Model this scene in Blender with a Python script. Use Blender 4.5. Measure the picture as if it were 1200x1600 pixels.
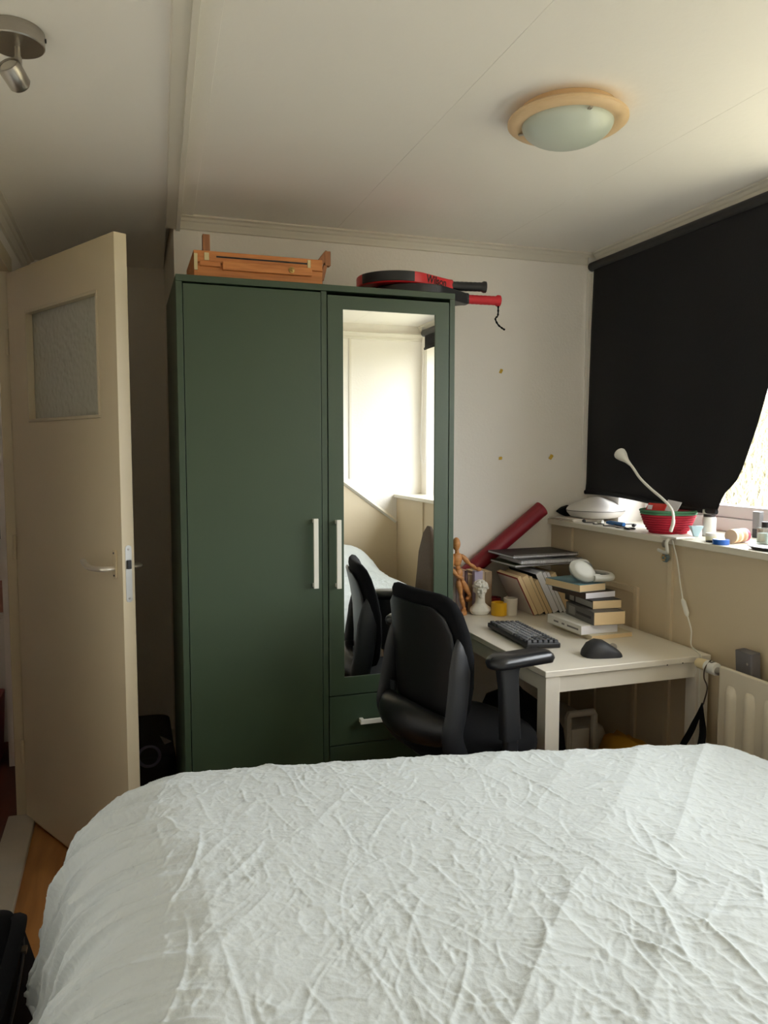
import bpy, bmesh, math, random
import numpy as np
from mathutils import Vector, Matrix, Euler

# ------------------------------------------------------------------ scene reset
for o in list(bpy.data.objects): bpy.data.objects.remove(o, do_unlink=True)
SC = bpy.context.scene
COL = SC.collection
rnd = random.Random(7)

# ------------------------------------------------------------------ camera
CAM_H, YAW, PITCH, FPX = 1.38, math.radians(18.6), math.radians(4.5), 1200.0
cd = bpy.data.cameras.new('camera'); cam = bpy.data.objects.new('camera', cd); COL.objects.link(cam)
cd.sensor_fit = 'VERTICAL'; cd.sensor_height = 36.0; cd.lens = 36.0*FPX/1600.0
cd.clip_start = 0.02; cd.clip_end = 200
cam.location = (0, 0, CAM_H)
cam.rotation_euler = (math.pi/2-PITCH, 0, -YAW)
SC.camera = cam

# ------------------------------------------------------------------ world, light, exposure
w = bpy.data.worlds.new('overcast_sky'); SC.world = w; w.use_nodes = True
nt = w.node_tree; bgn = nt.nodes['Background']
bgn.inputs['Color'].default_value = (0.95, 0.97, 1.0, 1); bgn.inputs['Strength'].default_value = 9.0
pd = bpy.data.lights.new('window_sky_portal', 'AREA'); pd.shape = 'RECTANGLE'; pd.size = 3.0; pd.size_y = 1.02
pd.cycles.is_portal = True
po = bpy.data.objects.new('window_sky_portal', pd); COL.objects.link(po)
po.location = (2.17, 1.33, 1.63); po.rotation_euler = (math.pi/2, 0, math.pi/2)
vs = SC.view_settings
vs.view_transform = 'Standard'; vs.look = 'None'; vs.exposure = 0.58; vs.gamma = 1.0
vs.use_curve_mapping = False
if hasattr(SC, 'cycles'):
    SC.cycles.max_bounces = 14; SC.cycles.diffuse_bounces = 12; SC.cycles.glossy_bounces = 6
    SC.cycles.transparent_max_bounces = 12

# ------------------------------------------------------------------ pixel -> place
_fw = Vector((math.sin(YAW)*math.cos(PITCH), math.cos(YAW)*math.cos(PITCH), -math.sin(PITCH)))
_rt = Vector((math.cos(YAW), -math.sin(YAW), 0)); _up = _rt.cross(_fw)
def ray(u, v): return _rt*((u-600)/FPX) - _up*((v-800)/FPX) + _fw
def at(u, v, **k):
    (a, val), = k.items(); i = 'xyz'.index(a); d = ray(u, v); C = Vector((0, 0, CAM_H))
    return C + d*((val-C[i])/d[i])

# ------------------------------------------------------------------ materials
def lin(c):
    return tuple(((x/255)/12.92 if x/255 <= .04045 else ((x/255+.055)/1.055)**2.4) for x in c)
MATS = {}
def mat(name, rgb, rough=.6, var=.06, scale=8., bump=0., bscale=60., metal=0., spec=.5, coat=0., stretch=(1, 1, 1), sheen=0.):
    """principled surface with a little procedural colour variation and relief; rgb 0-255 sRGB"""
    if name in MATS: return MATS[name]
    m = bpy.data.materials.new(name); m.use_nodes = True; t = m.node_tree; n = t.nodes; l = t.links
    b = n['Principled BSDF']; c = lin(rgb)
    b.inputs['Roughness'].default_value = rough; b.inputs['Metallic'].default_value = metal
    b.inputs['Specular IOR Level'].default_value = spec
    b.inputs['Coat Weight'].default_value = coat
    b.inputs['Sheen Weight'].default_value = sheen
    tc = n.new('ShaderNodeTexCoord'); mp = n.new('ShaderNodeMapping'); mp.inputs['Scale'].default_value = stretch
    l.new(tc.outputs['Object'], mp.inputs['Vector'])
    nz = n.new('ShaderNodeTexNoise'); nz.inputs['Scale'].default_value = scale; nz.inputs['Detail'].default_value = 5
    l.new(mp.outputs['Vector'], nz.inputs['Vector'])
    mx = n.new('ShaderNodeMix'); mx.data_type = 'RGBA'
    mx.inputs['A'].default_value = tuple(max(0, x*(1-var)) for x in c)+(1,)
    mx.inputs['B'].default_value = tuple(min(1, x*(1+var)) for x in c)+(1,)
    l.new(nz.outputs['Fac'], mx.inputs['Factor']); l.new(mx.outputs['Result'], b.inputs['Base Color'])
    if bump:
        n2 = n.new('ShaderNodeTexNoise'); n2.inputs['Scale'].default_value = bscale; n2.inputs['Detail'].default_value = 6
        l.new(mp.outputs['Vector'], n2.inputs['Vector'])
        bp = n.new('ShaderNodeBump'); bp.inputs['Strength'].default_value = bump; bp.inputs['Distance'].default_value = .01
        l.new(n2.outputs['Fac'], bp.inputs['Height']); l.new(bp.outputs['Normal'], b.inputs['Normal'])
    MATS[name] = m; return m

def wood(name, a, c, rough=.45, scale=(1, 14, 14), rings=6.):
    if name in MATS: return MATS[name]
    m = bpy.data.materials.new(name); m.use_nodes = True; t = m.node_tree; n = t.nodes; l = t.links
    b = n['Principled BSDF']; b.inputs['Roughness'].default_value = rough
    tc = n.new('ShaderNodeTexCoord'); mp = n.new('ShaderNodeMapping'); mp.inputs['Scale'].default_value = scale
    oi = n.new('ShaderNodeObjectInfo'); ad = n.new('ShaderNodeVectorMath'); ad.operation = 'ADD'
    sc = n.new('ShaderNodeVectorMath'); sc.operation = 'SCALE'; sc.inputs['Scale'].default_value = 13.
    cb = n.new('ShaderNodeCombineXYZ')
    for s in 'XYZ': l.new(oi.outputs['Random'], cb.inputs[s])
    l.new(cb.outputs[0], sc.inputs[0]); l.new(tc.outputs['Object'], ad.inputs[0]); l.new(sc.outputs[0], ad.inputs[1])
    l.new(ad.outputs[0], mp.inputs['Vector'])
    nz = n.new('ShaderNodeTexNoise'); nz.inputs['Scale'].default_value = rings; nz.inputs['Detail'].default_value = 8
    nz.inputs['Distortion'].default_value = .6
    l.new(mp.outputs['Vector'], nz.inputs['Vector'])
    r = n.new('ShaderNodeValToRGB'); r.color_ramp.elements[0].position = .33; r.color_ramp.elements[1].position = .68
    r.color_ramp.elements[0].color = lin(a)+(1,); r.color_ramp.elements[1].color = lin(c)+(1,)
    l.new(nz.outputs['Fac'], r.inputs['Fac']); l.new(r.outputs['Color'], b.inputs['Base Color'])
    MATS[name] = m; return m

def clear_glass(name, tint=(.97, .98, .98), refl=.08):
    if name in MATS: return MATS[name]
    m = bpy.data.materials.new(name); m.use_nodes = True; t = m.node_tree; n = t.nodes; l = t.links
    n.remove(n['Principled BSDF']); o = n['Material Output']
    tr = n.new('ShaderNodeBsdfTransparent'); tr.inputs['Color'].default_value = tint+(1,)
    gl = n.new('ShaderNodeBsdfGlossy'); gl.inputs['Roughness'].default_value = .02
    nz = n.new('ShaderNodeTexNoise'); nz.inputs['Scale'].default_value = 3
    fr = n.new('ShaderNodeMath'); fr.operation = 'MULTIPLY'; fr.inputs[1].default_value = refl*2
    l.new(nz.outputs['Fac'], fr.inputs[0])
    mx = n.new('ShaderNodeMixShader'); l.new(fr.outputs[0], mx.inputs['Fac'])
    l.new(tr.outputs[0], mx.inputs[1]); l.new(gl.outputs[0], mx.inputs[2]); l.new(mx.outputs[0], o.inputs['Surface'])
    MATS[name] = m; return m

M_wall = mat('white_wall_paint', (240, 235, 228), .75, .025, 2.5, .12, 90)
M_ceil = mat('white_ceiling_paint', (241, 237, 230), .7, .03, 1.5, .08, 40)
M_trim = mat('gloss_white_trim', (224, 218, 205), .35, .02, 5)
M_cream = mat('cream_panel_paint', (206, 190, 162), .5, .04, 3, .06, 30)
M_door = mat('cream_door_paint', (212, 198, 168), .42, .03, 2.5, .05, 25)
M_doorframe = mat('cream_frame_paint', (206, 194, 166), .45, .04, 3)
M_sill = mat('sill_gloss_paint', (222, 216, 200), .3, .03, 4)
M_green = mat('dark_green_lacquer', (54, 70, 51), .42, .05, 4, .03, 120)
M_white = mat('white_lacquer', (228, 225, 218), .35, .02, 6)
M_whitepl = mat('white_plastic', (222, 220, 214), .4, .03, 12)
M_black = mat('black_plastic', (15, 15, 17), .38, .1, 20, .05, 200)
M_blackfab = mat('black_fabric', (13, 13, 15), .95, .15, 40, .2, 500, spec=.2)
M_greypl = mat('charcoal_plastic', (31, 32, 35), .42, .08, 20, .04, 180)
M_chrome = mat('brushed_steel', (176, 170, 162), .32, .06, 30, .04, 200, metal=1., stretch=(1, 1, 12))
M_paper = mat('book_pages', (226, 200, 158), .85, .08, 40, .1, 300, stretch=(1, 1, 30))
M_paperw = mat('white_pages', (232, 232, 240), .85, .05, 40, .1, 300, stretch=(1, 1, 30))
M_oak = wood('oak_laminate', (150, 98, 50), (186, 132, 74), .38, (9, 1, 9), 2.2)
M_beech = wood('beech_wood', (176, 116, 64), (206, 148, 90), .45, (2, 20, 20), 5.)
M_beech2 = wood('orange_beech', (172, 104, 52), (200, 130, 70), .45, (2, 24, 24), 5.)
M_darkbeech = wood('brown_beech', (128, 80, 48), (156, 102, 62), .5, (20, 20, 2), 4.)
M_glass = clear_glass('clear_glass')
MM = bpy.data.materials.new('mirror_silver'); MM.use_nodes = True
_b = MM.node_tree.nodes['Principled BSDF']; _b.inputs['Metallic'].default_value = 1; _b.inputs['Roughness'].default_value = .0
_b.inputs['Base Color'].default_value = (.93, .95, .94, 1)

# ------------------------------------------------------------------ mesh helpers
def rot(x=0, y=0, z=0): return Euler((math.radians(x), math.radians(y), math.radians(z))).to_matrix().to_4x4()
def T(x=0, y=0, z=0): return Matrix.Translation((x, y, z))
def holed(mb, x0, x1, z0, z1, hx0, hx1, hz0, hz1, y0, y1):
    o = [(x0, z0), (x1, z0), (x1, z1), (x0, z1)]; h = [(hx0, hz0), (hx1, hz0), (hx1, hz1), (hx0, hz1)]
    vs_ = [(x, y, z) for y in (y0, y1) for x, z in o+h]; f = []
    for i in range(4):
        j = (i+1) % 4
        f += [(i, j, 4+j, 4+i), (8+j, 8+i, 12+i, 12+j), (i, 8+i, 8+j, j), (4+i, 4+j, 12+j, 12+i)]
    return mb.add(vs_, f)
class MB:
    def __init__(s, M=None): s.v = []; s.f = []; s.M = M or Matrix.Identity(4)
    def add(s, vs, fs, M=None):
        o = len(s.v); A = s.M @ M if M is not None else s.M
        s.v += [tuple(A @ Vector(p)) for p in vs]; s.f += [tuple(i+o for i in f) for f in fs]; return s
    def bx(s, x0, x1, y0, y1, z0, z1, M=None):
        return s.add([(x0,y0,z0),(x1,y0,z0),(x1,y1,z0),(x0,y1,z0),(x0,y0,z1),(x1,y0,z1),(x1,y1,z1),(x0,y1,z1)],
                     [(0,3,2,1),(4,5,6,7),(0,1,5,4),(1,2,6,5),(2,3,7,6),(3,0,4,7)], M)
    def box(s, c, d, M=None):
        return s.bx(c[0]-d[0]/2, c[0]+d[0]/2, c[1]-d[1]/2, c[1]+d[1]/2, c[2]-d[2]/2, c[2]+d[2]/2, M)
    def loft(s, rings, cap=True, M=None, closed=False):
        n = len(rings[0]); vs = [p for r in rings for p in r]; fs = []
        k = len(rings)
        for i in range(k if closed else k-1):
            a = i*n; b = ((i+1) % k)*n
            for j in range(n): fs.append((a+j, a+(j+1) % n, b+(j+1) % n, b+j))
        if cap and not closed: fs.append(tuple(reversed(range(n)))); fs.append(tuple((k-1)*n+j for j in range(n)))
        return s.add(vs, fs, M)
    def tube(s, pts, r, n=10, cap=True, M=None, closed=False, flat=1.0, up=None):
        pts = [Vector(p) for p in pts]; k = len(pts); rr = r if isinstance(r, (list, tuple)) else [r]*k
        t0 = (pts[1]-pts[0]).normalized()
        a = Vector(up) if up else (Vector((0, 0, 1)) if abs(t0.z) < .9 else Vector((1, 0, 0)))
        a = (a-t0*a.dot(t0)).normalized(); rings = []
        for i in range(k):
            if closed: t = (pts[(i+1) % k]-pts[i-1])
            else: t = (pts[min(i+1, k-1)]-pts[max(i-1, 0)])
            t.normalize(); a = (a-t*a.dot(t)); a.normalize(); b = t.cross(a)
            rings.append([tuple(pts[i]+a*(rr[i]*flat*math.cos(2*math.pi*j/n))+b*(rr[i]*math.sin(2*math.pi*j/n))) for j in range(n)])
        return s.loft(rings, cap, M, closed)
    def lathe(s, prof, n=24, M=None):
        rings = [[(r*math.cos(2*math.pi*j/n), r*math.sin(2*math.pi*j/n), z) for j in range(n)] for r, z in [(max(r, 1e-4), z) for r, z in prof]]
        return s.loft(rings, True, M)
    def prism(s, poly, z0, z1, M=None):
        return s.loft([[(x, y, z0) for x, y in poly], [(x, y, z1) for x, y in poly]], True, M)
    def ell(s, c, r, n=16, m=10, M=None):
        rings = []
        for i in range(m+1):
            th = -math.pi/2+math.pi*i/m; q = max(math.cos(th), 1e-3)
            rings.append([(c[0]+r[0]*q*math.cos(2*math.pi*j/n), c[1]+r[1]*q*math.sin(2*math.pi*j/n), c[2]+r[2]*math.sin(th)) for j in range(n)])
        return s.loft(rings, True, M)
def rrect(w, d, r, n=5):
    p = []
    for cx, cy, a0 in ((w/2-r, d/2-r, 0), (-w/2+r, d/2-r, 90), (-w/2+r, -d/2+r, 180), (w/2-r, -d/2+r, 270)):
        for i in range(n+1):
            a = math.radians(a0+90*i/n); p.append((cx+r*math.cos(a), cy+r*math.sin(a)))
    return p
def bez(pts, n=8):
    """Catmull-Rom through points"""
    P = [Vector(p) for p in pts]; P = [P[0]*2-P[1]]+P+[P[-1]*2-P[-2]]; out = []
    for i in range(1, len(P)-2):
        for k in range(n):
            t = k/n; a, b, c, d = P[i-1:i+3]
            out.append(.5*((2*b)+(c-a)*t+(2*a-5*b+4*c-d)*t*t+(3*b-a-3*c+d)*t**3))
    out.append(P[-2]); return out

def thing(name, label, cat, loc=(0, 0, 0), rz=0., group=None, kind=None, eul=None):
    o = bpy.data.objects.new(name, None); COL.objects.link(o); o.empty_display_size = .05
    o.location = loc; o.rotation_euler = eul if eul else (0, 0, rz)
    if label: o['label'] = label
    if cat: o['category'] = cat
    if group: o['group'] = group
    if kind: o['kind'] = kind
    return o
def wm(o):
    M = Matrix.LocRotScale(o.location, o.rotation_euler, o.scale)
    return wm(o.parent) @ M if o.parent else M
def obj(name, mb, m, parent=None, bevel=0., world=False, smooth=True, ang=38, subs=0, seg=2, label=None):
    vs = mb.v
    if parent is not None and world:
        I = wm(parent).inverted(); vs = [tuple(I @ Vector(p)) for p in vs]
    loc = (0, 0, 0)
    if parent is None:
        xs, ys, zs = zip(*vs); loc = ((min(xs)+max(xs))/2, (min(ys)+max(ys))/2, min(zs))
        vs = [(p[0]-loc[0], p[1]-loc[1], p[2]-loc[2]) for p in vs]
    me = bpy.data.meshes.new(name); me.from_pydata([tuple(p) for p in vs], [], mb.f); me.validate(); me.update()
    bm = bmesh.new(); bm.from_mesh(me); bmesh.ops.recalc_face_normals(bm, faces=bm.faces[:]); bm.to_mesh(me); bm.free()
    if smooth:
        me.shade_smooth(); me.set_sharp_from_angle(angle=math.radians(ang))
    o = bpy.data.objects.new(name, me); COL.objects.link(o); o.location = loc
    if m: me.materials.append(m)
    if parent is not None: o.parent = parent
    if bevel:
        b = o.modifiers.new('bevel', 'BEVEL'); b.width = bevel; b.segments = seg; b.limit_method = 'ANGLE'; b.angle_limit = math.radians(40)
        b.harden_normals = smooth
    if subs:
        s = o.modifiers.new('subd', 'SUBSURF'); s.levels = subs; s.render_levels = subs
    if label: o['label'] = label
    return o
def tag(o, label=None, cat=None, group=None, kind=None):
    if label: o['label'] = label
    if cat: o['category'] = cat
    if group: o['group'] = group
    if kind: o['kind'] = kind
    return o
def struct(name, mb, m, **k): return tag(obj(name, mb, m, **k), kind='structure')
def copy_tree(o, parent=None):
    c = o.copy(); COL.objects.link(c); c.parent = parent
    for ch in list(o.children): copy_tree(ch, c)
    return c
def text_mesh(name, body, size, m, parent, M, extrude=.0004, shear=0., bold=0., spacing=1.):
    cu = bpy.data.curves.new(name, 'FONT'); cu.body = body; cu.size = size; cu.extrude = extrude; cu.shear = shear
    cu.align_x = 'CENTER'; cu.align_y = 'CENTER'; cu.offset = bold; cu.space_character = spacing
    tmp = bpy.data.objects.new('tmp', cu); COL.objects.link(tmp)
    dg = bpy.context.evaluated_depsgraph_get(); me = bpy.data.meshes.new_from_object(tmp.evaluated_get(dg))
    bpy.data.objects.remove(tmp)
    if parent is not None: M = wm(parent).inverted() @ M
    me.transform(M); me.materials.clear(); me.materials.append(m)
    o = bpy.data.objects.new(name, me); COL.objects.link(o); o.parent = parent
    return o

# ================================================================== ROOM
XL, XK, XW, XG = -0.385, 1.757, 1.935, 2.09     # left wall, knee wall, upper window wall, glass plane
YB, YA, YR = 2.93, 3.63, -0.30                   # back wall, alcove back wall, rear wall
XC = 0.186                                       # outer corner of the back wall
ZC, ZL = 2.225, 2.19                             # ceiling right / left part
SILL = 1.09
LT = .028                                        # thin board partition on the left

# floor with laminate planks
fl = struct('floor', MB().bx(XL, XW+.1, YR-.1, YA+.1, -.06, -.012), mat('floor_underlay', (70, 50, 34), .9))
pw, gap = .192, .0012
plank_meshes = {}
def plank(x0, x1, y0, y1, parent, m, z=0):
    key = (round(x1-x0, 4), round(y1-y0, 4), m.name)
    if key not in plank_meshes:
        p = MB().bx(0, x1-x0, 0, y1-y0, -.012, 0)
        o = obj('plank', p, m, parent, bevel=.0012, seg=1); plank_meshes[key] = o.data; o.location = (x0-parent.location.x, y0-parent.location.y, z-parent.location.z)
        return o
    o = bpy.data.objects.new('plank', plank_meshes[key]); COL.objects.link(o); o.parent = parent
    o.location = (x0-parent.location.x, y0-parent.location.y, z-parent.location.z); return o
x = XL; row = 0
while x < XK:
    y = YR - (.55 if row % 2 else .0); x1 = min(x+pw, XK)
    while y < YA:
        a, b = max(y, YR), min(y+1.28, YA)
        if b-a > .02: plank(x, x1-gap, a, b-gap, fl, M_oak)
        y += 1.28
    x += pw; row += 1

# walls
struct('wall_back', MB().bx(XC, XW+.35, YB, YA+.12, -.05, ZC+.1), M_wall)
struct('wall_alcove', MB().bx(XL-LT, XC, YA, YA+.12, -.05, ZC+.1), M_wall)
DY0, DY1, DZ = 2.285, 3.085, 2.02                 # door opening in left wall
mb = MB().bx(XL-LT, XL, YR-.12, DY0, -.05, ZC+.1).bx(XL-LT, XL, DY1+.02, YA, -.05, ZC+.1).bx(XL-LT, XL, DY0, DY1+.02, DZ+.03, ZC+.1)
struct('wall_left', mb, M_wall)
wr = struct('wall_rear', MB().bx(XL-.12, XW+.35, YR-.12, YR, -.05, ZC+.1), M_wall)
# rear wall: cream board below a sloping edge, with a trim strip
sl = [(XL+.002, 0), (XK-.002, 0), (XK-.002, .905), (.02, 2.18), (XL+.002, 2.18)]
obj('sloped_board', MB().loft([[(x, YR+.001, z) for x, z in sl], [(x, YR+.016, z) for x, z in sl]]), M_cream, wr, world=True)
obj('slope_strip', MB().tube([(.0, YR+.02, 2.185), (XK-.01, YR+.02, .905)], .014, 4), M_trim, wr, world=True)
obj('wall_batten', MB().bx(1.42, 1.435, YR, YR+.006, 1.2, 2.16), M_trim, wr, world=True)

# window wall: knee wall of cream boards, upper wall around the opening
kw = struct('wall_right', MB().bx(XK, XW, YR, YB, -.05, SILL-.022).bx(XW, XW+.3, YR, YB, -.05, SILL-.022)
            , M_cream)
struct('wall_window', MB().bx(XW, XW+.3, YR, YB, 2.15, ZC+.1).bx(XW, XW+.3, 2.70, YB, SILL-.022, 2.15).bx(XW, XW+.3, YR, -.2, SILL-.022, 2.15), M_wall)
for yb_ in (2.765, 2.58, 2.145, 1.5, .85, .2):
    top = SILL-.024
    if abs(yb_-2.58) < .01: top = .70
    obj('batten', MB().bx(XK-.011, XK+.002, yb_-.011, yb_+.011, 0, top), M_cream, kw, world=True, bevel=.002)
# raised panel frame on the boards behind the desk
obj('batten', MB().bx(XK-.011, XK+.002, 2.315, 2.337, 0, .888), M_cream, kw, world=True, bevel=.002)
obj('panel_rail', MB().bx(XK-.011, XK+.002, 2.337, 2.58, .866, .888), M_cream, kw, world=True, bevel=.002)
kp = at(1041, 871, x=XK-.02)
kn = obj('cupboard_knob', MB(T(XK, kp.y, kp.z) @ rot(0, -90, 0)).lathe([(.006, 0), (.007, .010), (.014, .016), (.017, .022), (.015, .028), (.008, .032), (0, .033)], 20),
         mat('glazed_ceramic', (92, 112, 118), .2, .3, 60, coat=.5), kw, world=True, label='round glazed blue grey knob')
for k in range(6):
    a = k*math.pi/3
    obj('painted_petal', MB(T(XK-.0325, kp.y+.0085*math.cos(a), kp.z+.0085*math.sin(a)) @ rot(0, -90, 0)).lathe([(.0035, -.003), (.003, .001), (0, .0014)], 8),
        mat('ochre_glaze', (176, 140, 84), .3), kn, world=True)
upw = struct('trim_1', MB().bx(XK-.022, XG-.02, YR+.001, YB-.001, SILL-.022, SILL), M_sill, bevel=.003)   # window sill board

# window: frame, sashes, panes
win = thing('window_1', None, None, (XG, 1.33, SILL), kind='structure')
fm = MB()
y0, y1, z0, z1 = -.2, 2.70, SILL, 2.15
def frame(mb, y0, y1, z0, z1, t, xa, xb):
    mb.bx(xa, xb, y0, y1, z0, z0+t).bx(xa, xb, y0, y1, z1-t, z1).bx(xa, xb, y0, y0+t, z0+t, z1-t).bx(xa, xb, y1-t, y1, z0+t, z1-t)
frame(fm, y0, y1, z0, z1, .05, XG-.03, XG+.05)
M_frame = mat('window_frame_paint', (226, 220, 220), .32, .02, 5)
obj('window_frame', fm, M_frame, win, world=True, bevel=.004)
for a, b in ((-.15, .83), (.83, 1.80), (1.80, 2.65)):
    s = MB(); frame(s, a, b, z0+.05, z1-.05, .045, XG-.018, XG+.03); sash = obj('sash', s, M_frame, win, world=True, bevel=.004)
    obj('pane', MB().bx(XG+.004, XG+.010, a+.045, b-.045, z0+.095, z1-.095), M_glass, sash, world=True)

# ceiling: backing with boards; the long dividing beam; cornices
ce = struct('ceiling', MB().bx(XL-.12, XW+.35, YR-.12, YA+.12, ZC+.016, ZC+.12), M_ceil)
bxl = lambda y: .148+(y-1.45)*.041          # right edge of the beam
def cboard(xa, xb, ya, yb, z, m=M_ceil):
    f = lambda e, y: e(y) if callable(e) else e
    pa = [(f(xa, ya), ya), (f(xb, ya), ya), (f(xb, yb), yb), (f(xa, yb), yb)]
    obj('ceiling_board', MB().prism(pa, z, z+(.016 if z > 2.2 else .05)), m, ce, world=True, bevel=.0009, seg=1)
for xa, xb in ((lambda y: bxl(y)+.047, .785), (.785, 1.44), (1.44, XW+.3)): cboard(xa, xb, YR, YB, ZC)
cboard(bxl, lambda y: bxl(y)+.047, YR, YB, ZC-.004)
for ya, yb in ((YR, 1.52), (1.52, 2.742), (2.742, YA)):
    cboard(XL, lambda y: min(bxl(y)-.045, XC-.002), ya, yb, ZL)
bw = lambda dx, y: bxl(y)-.05+dx
beam = MB(); r0 = [(bw(0, YR), YR, 2.178), (bw(.05, YR), YR, 2.178), (bw(.05, YR), YR, 2.235), (bw(0, YR), YR, 2.235)]
yE = YB-.001
r1 = [(bw(0, yE), yE, 2.178), (bw(.05, yE), yE, 2.178), (bw(.05, yE), yE, 2.235), (bw(0, yE), yE, 2.235)]
struct('trim_2', beam.loft([r0, r1]), M_trim, bevel=.004)
r0 = [(bw(.035, YR), YR, 2.172), (bw(.05, YR), YR, 2.172), (bw(.05, YR), YR, 2.178), (bw(.035, YR), YR, 2.178)]
r1 = [(bw(.035, yE), yE, 2.172), (bw(.05, yE), yE, 2.172), (bw(.05, yE), yE, 2.178), (bw(.035, yE), yE, 2.178)]
struct('trim_3', MB().loft([r0, r1]), M_trim, bevel=.001)
def cornice(name, p0, p1, inward, z, s=.042, m=M_trim):
    prof = [(0, 0), (s, 0), (s, -.006), (s*.72, -.010), (s*.6, -.018), (s*.45, -.022), (s*.36, -.032), (.012, -.036), (.010, -.044), (0, -.046)]
    i = Vector(inward)
    return struct(name, MB().loft([[tuple(Vector(p)+i*a+Vector((0, 0, z+b))) for a, b in prof] for p in (p0, p1)]), m, ang=25)
cornice('trim_4', (XC+.0, YB, 0), (XW, YB, 0), (0, -1, 0), ZC)
cornice('trim_5', (XW, YB-.045, 0), (XW, YR, 0), (-1, 0, 0), ZC, .03)
cornice('trim_6', (XL, YR, 0), (XL, YA, 0), (1, 0, 0), ZL)
cornice('trim_7', (XW, YR, 0), (XL, YR, 0), (0, 1, 0), ZL-.02, .03)
struct('baseboard_alcove', MB().bx(XL, XC, YA-.014, YA, 0, .09), M_trim, bevel=.003)
struct('baseboard_back', MB().bx(XC, XK, YB-.014, YB, 0, .09), M_trim, bevel=.003)

# door frame, threshold
df = MB()
df.bx(XL-LT-.006, XL+.012, DY1, DY1+.06, 0, DZ+.06).bx(XL-LT-.006, XL+.012, DY0-.06, DY0, 0, DZ+.06).bx(XL-LT-.006, XL+.012, DY0, DY1, DZ, DZ+.06)
struct('trim_8', df, M_doorframe, bevel=.003)
struct('trim_9', MB().bx(XL-LT-.035, XL+.035, DY0, DY1, -.01, .018), mat('worn_threshold_paint', (176, 168, 152), .55, .12, 9), bevel=.004)

# hallway behind the doorway
struct('floor_hall', MB().bx(-1.9, XL-LT-.001, .8, 4.4, -.06, -.001), wood('dark_red_floorboards', (74, 36, 26), (98, 52, 36), .4, (9, 1, 9), 2.))
struct('wall_hall', MB().bx(-1.9, -1.8, .8, 4.4, 0, 2.4).bx(-1.8, XL-.13, 4.3, 4.4, 0, 2.4).bx(-1.8, XL-LT, .8, .9, 0, 2.4).bx(-1.9, XL-LT, .8, 4.4, 2.4, 2.5).bx(XL-.13, XL-LT, YA, 4.4, 0, 2.4), M_wall)

# ================================================================== DOOR
hinge = Vector((-.384, 3.075)); dv = Vector((.476, -.880)).normalized(); DW, DT = .775, .040
dang = math.atan2(dv.y, dv.x)
door = thing('door_1', None, None, (hinge.x, hinge.y, .012), dang, kind='structure')
# local: x along leaf from hinge, y = towards the alcove side (left of travel), z up; visible face is y=0 looking from -y
ws0, ws1, wz0, wz1 = .150, .668, 1.470, 1.850
lf = MB()
Yb = DT
holed(lf, 0, DW, 0, 2.0, ws0, ws1, wz0, wz1, 0, Yb)
leaf = obj('door_leaf', lf, M_door, door, bevel=.0015, seg=1)
MG = bpy.data.materials.new('frosted_glass'); MG.use_nodes = True
_n = MG.node_tree.nodes; _l = MG.node_tree.links; _b = _n['Principled BSDF']
_b.inputs['Base Color'].default_value = lin((196, 196, 180))+(1,); _b.inputs['Roughness'].default_value = .22
_b.inputs['Transmission Weight'].default_value = .15
_t = _n.new('ShaderNodeTexCoord'); _v = _n.new('ShaderNodeTexVoronoi'); _v.inputs['Scale'].default_value = 55; _v.feature = 'SMOOTH_F1'
_z = _n.new('ShaderNodeTexNoise'); _z.inputs['Scale'].default_value = 28; _z.inputs['Detail'].default_value = 4
_m = _n.new('ShaderNodeMath'); _m.operation = 'ADD'; _bp = _n.new('ShaderNodeBump'); _bp.inputs['Strength'].default_value = .5; _bp.inputs['Distance'].default_value = .006
_l.new(_t.outputs['Object'], _v.inputs['Vector']); _l.new(_t.outputs['Object'], _z.inputs['Vector'])
_l.new(_v.outputs['Distance'], _m.inputs[0]); _l.new(_z.outputs['Fac'], _m.inputs[1]); _l.new(_m.outputs[0], _bp.inputs['Height']); _l.new(_bp.outputs['Normal'], _b.inputs['Normal'])
obj('glass_pane', MB().bx(ws0, ws1, .020, .026, wz0, wz1), MG, door, label='frosted patterned glass')
def bead(y0, y1):
    t = .010; b = MB()
    b.bx(ws0, ws1, y0, y1, wz0, wz0+t).bx(ws0, ws1, y0, y1, wz1-t, wz1).bx(ws0, ws0+t, y0, y1, wz0+t, wz1-t).bx(ws1-t, ws1, y0, y1, wz0+t, wz1-t)
    return b
obj('glazing_bead', bead(-.004, .020), M_doorframe, door, bevel=.002); obj('glazing_bead', bead(.026, DT+.004), M_doorframe, door, bevel=.002)
for side in (-1, 1):
    yy = 0 if side < 0 else DT
    S = Matrix.Diagonal((1, side, 1, 1))
    Mh = T(.735, yy, 1.03)
    esc = MB(Mh).loft([[(x, side*d, z) for x, z in rrect(.024, .088, .008)] for d in (0, .006)])
    e = obj('handle_plate', esc, mat('aged_cream_metal', (206, 190, 158), .35, .1, 20), door, bevel=.0015)
    for dz in (-.034, .034):
        obj('screw', MB(Mh @ T(0, side*.006, dz) @ rot(90*(-side), 0, 0)).lathe([(.0035, -.001), (.003, .001), (0, .0013)], 10), M_greypl, e)
    pts = bez([(0, side*.004, -.012), (0, side*.030, -.012), (-.012, side*.043, -.012), (-.05, side*.048, -.013), (-.085, side*.048, -.010), (-.118, side*.046, .004)], 5)
    obj('lever', MB(Mh).tube(pts, [.009+.0015*math.sin(i/len(pts)*3) for i in range(len(pts))], 10, flat=.8), mat('satin_aluminium', (214, 206, 190), .35, .05, 30, metal=.6), door)
lp = MB(T(DW, DT/2, 1.003) @ rot(0, 90, 0)).prism(rrect(.172, .020, .0095), -.001, .0014)
lk = obj('lock_plate', lp, mat('lock_steel', (196, 196, 192), .4, .05, 40, metal=.7), door)
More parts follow.
